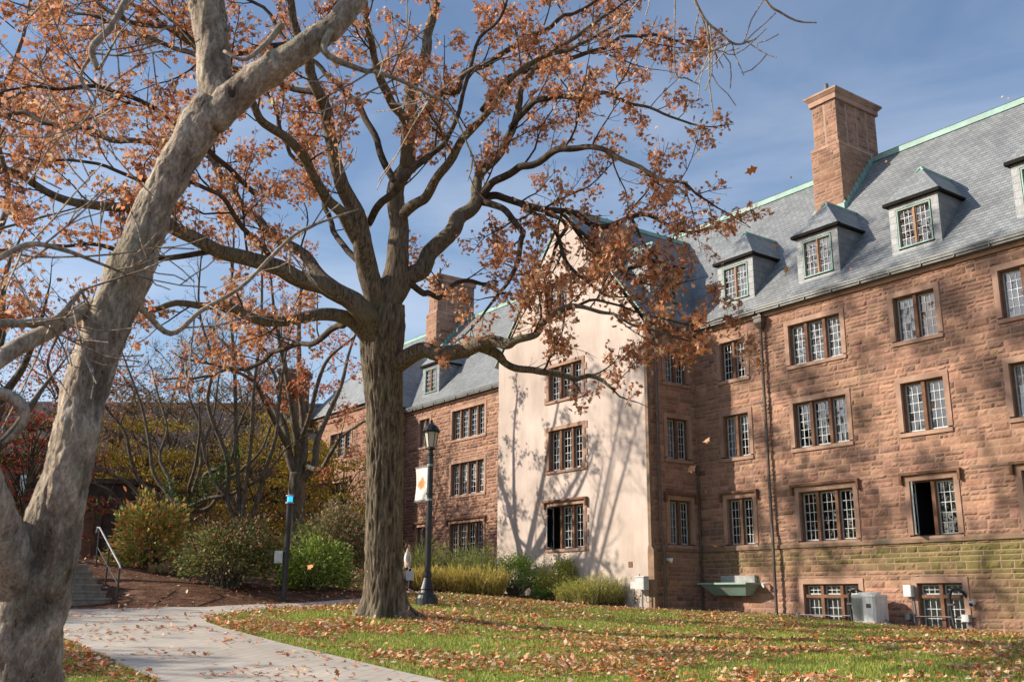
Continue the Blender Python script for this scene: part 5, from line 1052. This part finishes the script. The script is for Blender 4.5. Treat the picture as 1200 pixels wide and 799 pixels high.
# ------------------------------------------------------------------ lamp with banner, blue-light pole
lb = at(500, 709, 26.); lb[2] = g1(lb[0], lb[1]); LP = thing('street_lamp', lb, 'black street lamp with glass lantern and a small hanging banner, right of the oak', 'street lamp')
ltop = at(505, 482, 26.)[2]; hL = ltop-lb[2]; sc = hL/5.0
m = MB(); m.lathe(lb, [(.30, -.05), (.30, .02), (.285, .22), (.25, .30), (.19, .36), (.17, .42), (.19, .45), (.17, .50), (.12, .66), (.10, .74), (.115, .78), (.115, .84), (.09, .88)], 20); m.build('base', M['black'], LP, lb, smooth=False)
m = MB(); m.lathe(lb, [(.085, .86), (.082, 2.2), (.075, hL-.98), (.095, hL-.97), (.095, hL-.93), (.065, hL-.9), (.065, hL-.84)], 18)
for z in (3.9, 3.0): m.lathe(lb+np.array([0, 0, z-1.0+.0]), [(.1, 0), (.1, .05)], 16)
m.build('post', M['black'], LP, lb, smooth=False)
m = MB(); zc = hL-.84
m.lathe(lb, [(.05, zc), (.13, zc+.03), (.13, zc+.07), (.09, zc+.09)], 8)
for k in range(6):
    a = k*math.pi/3; p = lb+np.array([math.cos(a)*.125, math.sin(a)*.125, zc+.09]); q = lb+np.array([math.cos(a)*.20, math.sin(a)*.20, zc+.50]); tube(m, [p, q], [.010, .012], 5)
m.lathe(lb, [(.21, zc+.50), (.245, zc+.50), (.255, zc+.53), (.17, zc+.66), (.07, zc+.73), (.03, zc+.76), (.045, zc+.80), (.02, zc+.84), (.0, zc+.86)], 12)
ln = m.build('lantern', M['black'], LP, lb)
m = MB(); m.lathe(lb, [(.115, zc+.09), (.185, zc+.49)], 6); m.build('glass', M['lampglass'], ln, lb)
m = MB(); m.lathe(lb, [(.03, zc+.09), (.03, zc+.2), (.05, zc+.24), (.05, zc+.36), (.02, zc+.4)], 10); m.build('bulb', M['white'], ln, lb)
# banner: arms and cloth hang on the post
bz1, bz0 = at(495, 541, 26.)[2], at(495, 581, 26.)[2]; FBn = Frame((lb[0], lb[1], 0), (-1, 0, 0), (0, -1, 0))
for z in (bz1+.03, bz0-.03): m = MB(); tube(m, [FBn(.05, 0, z), FBn(.80, 0, z)], [.012, .012], 8); m.lathe((lb[0], lb[1], z-.03), [(.1, 0), (.1, .06)], 16); m.build('banner_arm', M['steel'], LP, lb)
m, n_, b_ = newmat('white_banner_with_orange_emblem'); k = n_.links.new
tcn = node(n_, 'ShaderNodeTexCoord'); mpn = node(n_, 'ShaderNodeMapping'); mpn.inputs['Location'].default_value = (-.5, -.5, 0); k(tcn.outputs['UV'], mpn.inputs[0])
nzn = node(n_, 'ShaderNodeTexNoise', i_Scale=5., i_Detail=3.); k(tcn.outputs['UV'], nzn.inputs[0])
ln_ = node(n_, 'ShaderNodeVectorMath', operation='LENGTH'); mp2 = node(n_, 'ShaderNodeMapping'); mp2.inputs['Scale'].default_value = (1., 1.9, 1); k(mpn.outputs[0], mp2.inputs[0]); k(mp2.outputs[0], ln_.inputs[0])
add = node(n_, 'ShaderNodeMath', operation='MULTIPLY_ADD'); add.inputs[1].default_value = .55; k(nzn.outputs[0], add.inputs[0]); k(ln_.outputs['Value'], add.inputs[2])
rp = node(n_, 'ShaderNodeValToRGB'); rp.color_ramp.elements[0].position = .50; rp.color_ramp.elements[0].color = (.75, .22, .06, 1); rp.color_ramp.elements[1].position = .68; rp.color_ramp.elements[1].color = (.68, .66, .62, 1)
k(add.outputs[0], rp.inputs[0]); k(rp.outputs[0], b_.inputs['Base Color']); b_.inputs['Roughness'].default_value = .8; M['banner'] = m
m = MB(); V = []; UV_ = []
for j in range(9):
    for i in range(7):
        u, v = i/6, j/8; V.append(FBn(.11+.64*u, .02*math.sin(v*5+u*2), bz0+(bz1-bz0)*v)); UV_.append((u, v))
m.add(V, [(j*7+i, j*7+i+1, (j+1)*7+i+1, (j+1)*7+i) for j in range(8) for i in range(6)]); m.build('banner', M['banner'], LP, lb, uv=np.array(UV_), smooth=True)

bb_ = at(332, 710, 26.5); bb_[2] = g1(bb_[0], bb_[1]); BP = thing('emergency_pole', bb_, 'black emergency pole with glowing blue light on top, left of the oak', 'emergency pole'); hB = at(338, 577, 26.5)[2]-bb_[2]
m = MB(); m.lathe(bb_, [(.13, -.05), (.13, .05), (.085, .09), (.08, .1), (.08, hB-.22), (.07, hB-.2)], 16); m.lathe(bb_, [(.092, 1.15), (.092, 1.2)], 16); m.build('pole', M['black'], BP, bb_)
m = MB(); m.lathe(bb_, [(.115, hB-.22), (.115, hB-.18)], 16); m.lathe(bb_, [(.12, hB-.02), (.11, hB+.0), (.04, hB+.03)], 16)
lh = m.build('lamp_housing', M['steel'], BP, bb_)
blue, n_, b_ = newmat('blue_lamp'); b_.inputs['Base Color'].default_value = (.02, .22, .55, 1); b_.inputs['Emission Color'].default_value = (.02, .33, 1, 1); b_.inputs['Emission Strength'].default_value = 1.6; M['blue'] = blue
m = MB(); m.lathe(bb_, [(.075, hB-.17), (.075, hB-.03)], 16); m.build('blue_light', M['blue'], lh, bb_)
FQ = Frame((bb_[0], bb_[1], bb_[2]), Hu, -Hn); m = MB(); m.box(FQ, -.30, -.085, -.08, .10, 1.0, 1.32); m.box(FQ, -.27, -.12, .10, .112, 1.05, 1.27); m.build('call_box', M['greybox'], BP, bb_)

# ------------------------------------------------------------------ service things on and by the walls
ub = at(753, 711, 34.6); ub[2] = g1(ub[0], ub[1]); UB = thing('utility_box', ub, 'grey utility box on a post before the stucco wall corner', 'utility box'); zt = at(753, 676, 34.6)[2]; FU = Frame((ub[0], ub[1], 0), (1, 0, 0), (0, -1, 0))
m = MB(); tube(m, [FU(0, 0, ub[2]-.1), FU(0, 0, zt-.3)], [.035, .035], 10); m.build('post', M['steel'], UB, ub)
m = MB(); m.box(FU, -.24, .22, -.12, .12, zt-.42, zt); m.box(FU, -.22, .20, .12, .13, zt-.40, zt-.02); m.prism([FU(-.26, .15, zt), FU(.24, .15, zt), FU(.24, -.13, zt), FU(-.26, -.13, zt)], [FU(-.24, .1, zt+.04), FU(.22, .1, zt+.04), FU(.22, -.12, zt+.04), FU(-.24, -.12, zt+.04)]); m.build('cabinet', M['greybox'], UB, ub)
m = MB(); m.box(FU, -.52, -.28, -.08, .08, zt-.38, zt-.14); m.build('junction_box', M['greybox'], UB, ub); m = MB(); tube(m, [FU(-.4, 0, zt-.38), FU(-.38, 0, zt-.62), FU(-.2, 0, zt-.66), FU(-.05, 0, zt-.6)], [.012]*4, 6); m.build('cable', M['black'], UB, ub)
m = MB(); tube(m, [FU(-.17, -.05, zt), FU(-.17, -.05, zt+.13)], [.02, .02], 8); m.build('conduit_stub', M['steel'], UB, ub)
# copper light-well hood with concrete back on the wall
wb = onY(860, 690, 27.5); FW = FR; WH = thing('window_well', wb, 'green copper window-well box projecting from the brownstone wall', 'window well')
a0, a1 = -25.60, -23.45; P = [FW(u, n, z) for u, n, z in ((a0+.35, .04, .16), (a1-.35, .04, .16), (a1-.35, .42, .16), (a0+.35, .42, .16))]; P2 = [FW(u, n, z) for u, n, z in ((a0, .04, .56), (a1, .04, .56), (a1, .80, .56), (a0, .80, .56))]
m = MB(); m.prism(P, P2); m.box(FW, a0-.04, a1+.04, .78, .84, .53, .59); m.box(FW, a0-.05, a0, .03, .78, .53, .59); m.box(FW, a1, a1+.05, .03, .78, .53, .59); m.build('copper_box', M['copper'], WH, wb)
m = MB(); m.box(FW, a0+.45, a1-.15, .035, .16, .56, .84); m.build('concrete_upstand', M['concrete'], WH, wb)
# condenser
ab = np.array([-18.7, 26.75, 0]); ab[2] = g1(ab[0], ab[1]); AC = thing('air_conditioner', ab, 'white outdoor air-conditioning unit on the grass under the basement windows', 'air conditioner'); FA = Frame((ab[0], ab[1], 0), (1, 0, 0), (0, -1, 0)); za, zb_ = ab[2]+.04, .19
m = MB(); P = []
def rr_(w_, d_, c): return [(-w_+c, -d_), (w_-c, -d_), (w_, -d_+c), (w_, d_-c), (w_-c, d_), (-w_+c, d_), (-w_, d_-c), (-w_, -d_+c)]
m.prism([FA(x, y, za) for x, y in rr_(.40, .36, .06)], [FA(x, y, zb_-.06) for x, y in rr_(.40, .36, .06)]); m.prism([FA(x, y, zb_-.06) for x, y in rr_(.42, .38, .06)], [FA(x, y, zb_) for x, y in rr_(.41, .37, .08)]); m.box(FA, -.42, .42, -.38, .38, za-.12, za-.002); m.build('casing', M['white'], AC, ab)
m = MB()
for i in range(26): z = za+.06+(zb_-za-.18)*i/25; m.box(FA, -.36, -.0, .361, .372, z, z+.012); m.box(FA, -.412, -.401, -.3, .3, z, z+.012)
m.build('coil_grille', M['gutter'], AC, ab)
m = MB(); m.lathe(FA(0, 0, zb_), [(.33, 0), (.33, .05), (.30, .07), (.30, .0)], 24)
for r0 in (.24, .17, .10): m.lathe(FA(0, 0, zb_), [(r0, .05), (r0-.015, .062)], 20)
m.build('fan_guard', M['white'], AC, ab)
m = MB(); m.box(FA, .12, .28, .361, .368, zb_-.38, zb_-.26); m.build('rating_plate', M['pipe'], AC, ab)
for pts_, r0, mat, nm in (([( .42, .0, -.62), (.7, .3, -.7), (1.0, .5, -.72), (1.5, .62, -.6)], .022, 'black', 'hose'), ([(.42, -.1, -.52), (.8, .2, -.6), (1.3, .6, -.55)], .018, 'black', 'hose')):
    m = MB(); tube(m, cat_rom([FA(*p) for p in pts_], 4), [r0]*(4*(len(pts_)-1)+1), 7); m.build(nm, M[mat], AC, ab)
def small(name, cat, base, label, parts, group=None):
    t = thing(name, base, label, cat, group)
    for nm, mat, fn in parts: m = MB(); fn(m); m.build(nm, M[mat], t, base)
    return t
def conduit_parts(m, u0, u1, z):
    tube(m, [FR(u0, .1, z), FR(u1, .1, z)], [.019, .019], 8)
small('conduit', 'pipe', FR(-22.3, .1, -.42), 'thin grey conduit running low along the wall left of the air conditioner', [('pipe_run', 'gutter', lambda m: conduit_parts(m, -22.6, -19.2, -.44)), ('bracket', 'steel', lambda m: m.box(FR, -21.95, -21.88, .0, .14, -.55, -.38))])
small('conduit', 'pipe', FR(-17.8, .1, -.42), 'thin reddish-grey conduit running low along the wall right of the air conditioner', [('pipe_run', 'pipe', lambda m: conduit_parts(m, -18.2, -15.75, -.42)), ('bracket', 'steel', lambda m: m.box(FR, -17.95, -17.8, .0, .16, -.52, -.34))])
q = onY(1068, 692, 27.5); small('electrical_box', 'electrical box', FR(q[0], .1, q[2]), 'white electrical box on the wall with conduit below it', [('enclosure', 'white', lambda m: (m.box(FR, q[0]-.13, q[0]+.12, .04, .22, q[2]-.17, q[2]+.17), m.box(FR, q[0]-.11, q[0]+.10, .22, .23, q[2]-.15, q[2]+.15))), ('conduit_drop', 'steel', lambda m: tube(m, [FR(q[0]+.05, .1, q[2]-.17), FR(q[0]+.08, .1, -.42), FR(q[0]+.08, .1, -.6)], [.02]*3, 8))])
q2 = onY(1135, 724, 27.5); small('electrical_box', 'electrical box', FR(q2[0], .1, q2[2]), 'small white junction box low beside the right basement window', [('enclosure', 'white', lambda m: m.box(FR, q2[0]-.10, q2[0]+.10, .03, .18, q2[2]-.10, q2[2]+.10)), ('cable', 'steel', lambda m: tube(m, [FR(q2[0], .1, q2[2]-.1), FR(q2[0]+.1, .2, q2[2]-.2), FR(q2[0]+.35, .35, q2[2]-.28)], [.02]*3, 8))])
q3 = onY(1142, 708, 27.5); small('security_camera', 'camera', FR(q3[0], .1, q3[2]), 'round white security camera right of the right basement window', [('mount', 'white', lambda m: tube(m, [FR(q3[0], .02, q3[2]+.05), FR(q3[0], .10, q3[2]+.05), FR(q3[0], .18, q3[2])], [.07, .07, .085], 14)), ('lens', 'black', lambda m: tube(m, [FR(q3[0], .181, q3[2]), FR(q3[0]-.01, .24, q3[2]-.02)], [.06, .02], 12))])
q4 = onY(781, 652, 25.9); F4 = FE; yy = 25.55
small('floodlight', 'lamp', FE(yy, .1, q4[2]), 'small white floodlight beside the shaded downpipe at the inner corner', [('arm', 'white', lambda m: tube(m, [FE(yy, .0, 1.38), FE(yy, .2, 1.38)], [.03, .03], 8)), ('lamp_head', 'white', lambda m: (tube(m, [FE(yy, .2, 1.38), FE(yy+.12, .34, 1.34)], [.05, .10], 12)))])
q5 = onY(886+20, 683, 27.5); small('floodlight', 'lamp', FR(-23.15, .1, .55), 'small white lamp on the wall between copper box and downpipe', [('arm', 'white', lambda m: tube(m, [FR(-23.1, .0, .55), FR(-23.1, .16, .55)], [.025, .025], 8)), ('lamp_head', 'white', lambda m: tube(m, [FR(-23.1, .16, .55), FR(-23.16, .28, .50)], [.05, .09], 12))])
for px, lab in ((1003, 'black hose curling out of the left basement window beside the white unit'), (1121, 'black hose curling out of the right basement window')):
    q = onY(px, 690, 27.5); u = q[0]
    small('hose', 'hose', FR(u, .1, -.4), lab, [('pipe_run', 'black', lambda m: tube(m, cat_rom([FR(u+.30, -.05, .06), FR(u+.22, .14, .30), FR(u+.02, .2, .36), FR(u-.12, .2, .12), FR(u-.10, .2, -.3), FR(u-.05, .22, -.66)], 4), [.042]*21, 8)), ('clamp', 'pipe', lambda m: m.box(FR, u-.18, u+.0, .14, .26, -.1, -.05))])
m = MB(); t_ = small('fan_trim', 'bracket', FR(-23, .0, 5.8), 'x', [('plate', 'pipe', lambda m: m.box(FR, -23, -22.9, 0, .1, 5, 5.1))]) if False else None

# ------------------------------------------------------------------ person walking behind the oak
pbp = gd(476.5, 35.5); PE = thing('person', pbp, 'person in white top and dark trousers with a white bag, half hidden by the oak', 'person')
def skin(name, verts, edges, mat, parent, base, lvl=2):
    me = bpy.data.meshes.new(name); me.from_pydata([tuple(v[0]) for v in verts], edges, []); o = bpy.data.objects.new(name, me); COL.objects.link(o); o.parent = parent
    md = o.modifiers.new('Skin', 'SKIN'); sv = me.skin_vertices[0].data if me.skin_vertices else None
    if sv is None:
        bm_ = __import__('bmesh').new(); bm_.from_mesh(me); bm_.verts.layers.skin.verify(); bm_.to_mesh(me); bm_.free(); sv = me.skin_vertices[0].data
    for i, v in enumerate(verts): sv[i].radius = (v[1], v[1] if len(v) < 3 else v[2]); sv[i].use_root = (i == 0)
    sb_ = o.modifiers.new('Sub', 'SUBSURF'); sb_.levels = lvl; sb_.render_levels = lvl; me.materials.append(M[mat]); return o
M['skin'] = plain('skin', (.55, .36, .27), .6); M['whitecloth'] = noisy('white_cloth', (.66, .65, .63), (.78, .77, .75), scale=9, rough=.9); M['darkcloth'] = noisy('dark_cloth', (.03, .035, .05), (.05, .055, .07), scale=9, rough=.9); M['hair'] = plain('brown_hair', (.07, .04, .025), .7)
hd = np.array([Hu[0], Hu[1], 0]); sd = np.array([-Hn[0], -Hn[1], 0]); up_ = np.array([0, 0, 1.])
pt = lambda f_, s_, z: hd*f_+sd*s_+up_*z
body = [(pt(0, 0, .92), .13, .11), (pt(0, 0, 1.12), .12, .10), (pt(0, 0, 1.33), .15, .11), (pt(0, 0, 1.43), .07, .07), (pt(.01, 0, 1.50), .05, .05), (pt(.02, 0, 1.60), .085, .075), (pt(.02, 0, 1.68), .075, .07),
        (pt(.0, .17, 1.38), .055, .055), (pt(-.03, .22, 1.12), .042, .042), (pt(.08, .22, .90), .03, .03), (pt(.11, .22, .82), .032, .018), (pt(0, -.17, 1.38), .055, .055), (pt(.04, -.22, 1.12), .042, .042), (pt(-.06, -.22, .90), .03, .03), (pt(-.08, -.22, .82), .032, .018),
        (pt(.0, .09, .84), .085, .085), (pt(.14, .09, .48), .06, .06), (pt(.10, .09, .09), .04, .04), (pt(.26, .09, .05), .035, .03), (pt(0, -.09, .84), .085, .085), (pt(-.06, -.09, .48), .06, .06), (pt(-.28, -.09, .14), .04, .04), (pt(-.18, -.09, .05), .035, .03)]
skin('body', body, [(0, 1), (1, 2), (2, 3), (3, 4), (4, 5), (5, 6), (2, 7), (7, 8), (8, 9), (9, 10), (2, 11), (11, 12), (12, 13), (13, 14), (0, 15), (15, 16), (16, 17), (17, 18), (0, 19), (19, 20), (20, 21), (21, 22)], 'skin', PE, pbp)
skin('shirt', [(pt(0, 0, .98), .155, .135), (pt(0, 0, 1.14), .145, .125), (pt(0, 0, 1.33), .17, .13), (pt(0, .17, 1.38), .075, .07), (pt(-.03, .22, 1.12), .056, .056), (pt(.07, .22, .93), .045, .045), (pt(0, -.17, 1.38), .075, .07), (pt(.04, -.22, 1.12), .056, .056), (pt(-.05, -.22, .93), .045, .045)], [(0, 1), (1, 2), (2, 3), (3, 4), (4, 5), (2, 6), (6, 7), (7, 8)], 'whitecloth', PE, pbp)
skin('trousers', [(pt(0, 0, .93), .145, .125), (pt(.0, .09, .82), .10, .10), (pt(.14, .09, .48), .075, .075), (pt(.10, .09, .11), .06, .06), (pt(0, -.09, .82), .10, .10), (pt(-.06, -.09, .48), .075, .075), (pt(-.27, -.09, .16), .06, .06)], [(0, 1), (1, 2), (2, 3), (0, 4), (4, 5), (5, 6)], 'darkcloth', PE, pbp)
skin('hair', [(pt(-.01, 0, 1.69), .09, .085), (pt(-.05, 0, 1.62), .075, .07), (pt(-.06, 0, 1.52), .05, .05)], [(0, 1), (1, 2)], 'hair', PE, pbp)
bgp = pbp+pt(.12, .25, 0); BG = thing('shopping_bag', bgp+up_*.45, 'white bag carried by the person behind the oak', 'bag')
m = MB(); b0 = bgp+up_*.42; m.prism([b0+hd*x+sd*y for x, y in ((-.13, -.05), (.13, -.05), (.13, .05), (-.13, .05))], [b0+up_*.32+hd*x+sd*y for x, y in ((-.15, -.06), (.15, -.06), (.15, .06), (-.15, .06))]); m.build('bag_body', M['whitecloth'], BG, bgp+up_*.45)
m = MB(); tube(m, cat_rom([b0+up_*.32+hd*-.08, b0+up_*.42+hd*-.02, b0+up_*.42+hd*.04, b0+up_*.32+hd*.08], 4), [.006]*13, 5); m.build('handle', M['whitecloth'], BG, bgp+up_*.45)

# ------------------------------------------------------------------ fallen leaves, grass, leaves in the air
FC = [(.62, .27, .12), (.68, .38, .20), (.52, .18, .07), (.74, .48, .29), (.64, .15, .06), (.36, .15, .07), (.76, .56, .38)]; FWt = [3, 3, 2.4, 2.4, 1.2, 1.5, 1.6]
def scatter_on(polys, weight, n, r, notin=()):
    outp = []
    tot = 0
    while tot < n:
        D = r.uniform(8, 45, 60000); px = r.uniform(-260, 1560, 60000); d = np.stack([_r*(x-600)/FPX+_f for x in px[:1]]); lat = (px-600)/FPX
        q = np.stack([D*(_f[0]/math.cos(PITCH)*.97+0), D*0], 1)
        hx = Hn[0]*D+Hu[0]*lat*D; hy = Hn[1]*D+Hu[1]*lat*D; P = np.stack([hx, hy], 1); keep = r.random(len(P)) < weight(D, px, P)*D/45
        ok = np.zeros(len(P), bool)
        for pl in polys: ok |= inside(P, pl)
        for pl in notin: ok &= ~inside(P, pl)
        P = P[ok & keep]; outp.append(P); tot += len(P)
        if not len(P): break
    return np.concatenate(outp)[:n]
r5 = np.random.default_rng(99)
def clumpy(P, s=.35, thr=0.): return np.array([mnoise.noise(Vector((p[0]*s, p[1]*s, 3.))) for p in P])
box_ = [np.array(p) for p in ((-60., -10.), (20., -10.), (20., 60.), (-60., 60.))]
P = scatter_on([lawn_d, lawn2_d], lambda D, px, P: np.clip(1.15-D/38, .12, 1)*np.clip(.42+1.5*clumpy(P)+1.5*clumpy(P, 1.3), .03, 1)*(1+2.5*np.exp(-np.hypot(P[:, 0]-P0[0], P[:, 1]-P0[1])/.9)), 50000, r5)
L2 = scatter_on([path_d], lambda D, px, P: np.clip(.25+clumpy(P, .8)*2.5, .03, 1), 1150, r5)
L3 = scatter_on([box_], lambda D, px, P: np.clip(.5+1.6*clumpy(P, .5), .1, 1)*(D > 20), 9000, r5, notin=[path_d, lawn_d, lawn2_d])
A3 = np.concatenate([P, L2, L3]); z = G(A3[:, 0], A3[:, 1])+np.r_[np.full(len(P), .05), np.full(len(L2), .056), np.full(len(L3), .03)]+r5.uniform(0, .03, len(A3))
m = MB(); scatter_leaves(m, np.c_[A3, z], .105, palette(r5, len(A3), FC, FWt, .2), OAK, OAKT, r5, flat=.72); tag(m.build('leaf_litter', M['litter']), 'fallen oak leaves, tan to red, strewn over lawn, path and mulch', 'fallen leaves', kind='stuff')
P = scatter_on([lawn_d, lawn2_d], lambda D, px, P: np.clip(1.35-D/30, .16, 1)**1.3, 255000, r5); z = G(P[:, 0], P[:, 1])+.02
m = MB(); n = len(P); hgt = r5.uniform(.035, .085, n); a = r5.uniform(0, 6.283, n); wd = .006+.0006*np.hypot(P[:, 0], P[:, 1])*.35; lean = r5.normal(size=(n, 2))*.025
V = np.empty((n, 3, 3)); V[:, 0] = np.c_[P[:, 0]+np.cos(a)*wd, P[:, 1]+np.sin(a)*wd, z]; V[:, 1] = np.c_[P[:, 0]-np.cos(a)*wd, P[:, 1]-np.sin(a)*wd, z]; V[:, 2] = np.c_[P[:, 0]+lean[:, 0], P[:, 1]+lean[:, 1], z+hgt]
m.add(V.reshape(-1, 3), None, np.arange(n*3).reshape(-1, 3), 0, np.repeat(palette(r5, n, [(.30, .35, .06), (.42, .46, .10), (.54, .50, .17), (.20, .25, .045)], [3, 3, 1, 2]), 3, axis=0))
tag(m.build('grass', M['grassblade']), 'short green lawn grass between the fallen leaves', 'grass', kind='stuff')
AIR = [(411, 710, 10, 'oak leaf falling in front of the foot of the oak trunk', 17, 0), (432, 653, 16, 'pale leaf drifting beside the left edge of the oak trunk', 16, 0), (872, 204, 14, 'tan leaf floating in the blue sky right of the oak crown', 16, 0), (863, 0, 0, '', 0, 0)]
air = [(411+68, 708, 19, 9), (432, 673, 19, 8), (872, 204, 12, 13), (1139, 66, 15, 5), (1099, 96, 18, 3), (1174, 115, 16, 5), (1182, 114, 16, 5), (927, 210, 16, 5), (921, 310, 14, 8), (911, 286, 15, 6), (955, 255, 20, 4), (1094, 178, 17, 6), (1049, 184, 18, 4),
       (829, 580, 14, 7), (833, 639, 12, 9), (832, 512, 14, 9), (646, 579+9, 17, 7), (684, 551, 15, 10), (629, 588, 15, 7), (1126, 353, 16, 6), (1164, 362, 16, 5), (1092, 480, 17, 7), (1145, 456, 18, 5), (805, 553, 16, 9), (876, 525, 18, 6), (780, 546, 18, 6), (640, 606, 15, 6), (1037, 191, 20, 4), (996, 314, 18, 5), (1128, 424, 19, 4), (308, 640, 20, 8), (367, 664, 20, 9), (148, 577, 16, 7)]
lab = {0: 'orange leaf falling across the foot of the oak trunk', 1: 'pale leaf drifting at the left edge of the oak trunk', 2: 'large tan leaf floating in the blue sky right of the oak crown', 14: 'bright orange leaf falling in the shaded inner corner', 17: 'orange-brown leaf falling across the right part of the middle stucco window', 16: 'orange leaf falling left of the lowest stucco window', 32: 'pale pink leaf falling in front of the yellow-orange shrub', 31: 'red-orange leaf falling before the bright green shrub', 30: 'red leaf falling before the dark reddish-topped shrub', 8: 'rust leaf falling left of a lit dormer'}
for i, (x, y, D, s_) in enumerate(air):
    p = at(x, y, D); m = MB(); rr = np.random.default_rng(200+i)
    scatter_leaves(m, p[None], s_*D/FPX*(1.2 if s_ > 6 else .85), palette(rr, 1, [(.62, .20, .04), (.50, .20, .08), (.60, .32, .18)], [2, 2, 1]), OAK, OAKT, rr)
    o = m.build('falling_leaf', M['litter'], None, p); o.location = tuple(p)
    if i in lab: tag(o, lab[i], 'leaf')
    else: tag(o, 'tiny brown leaf blowing through the air high before the building or sky', 'leaf', 'small leaves blowing through the air')
print('objects', len(bpy.data.objects), 'verts', sum(len(o.data.vertices) for o in bpy.data.objects if o.type == 'MESH'))
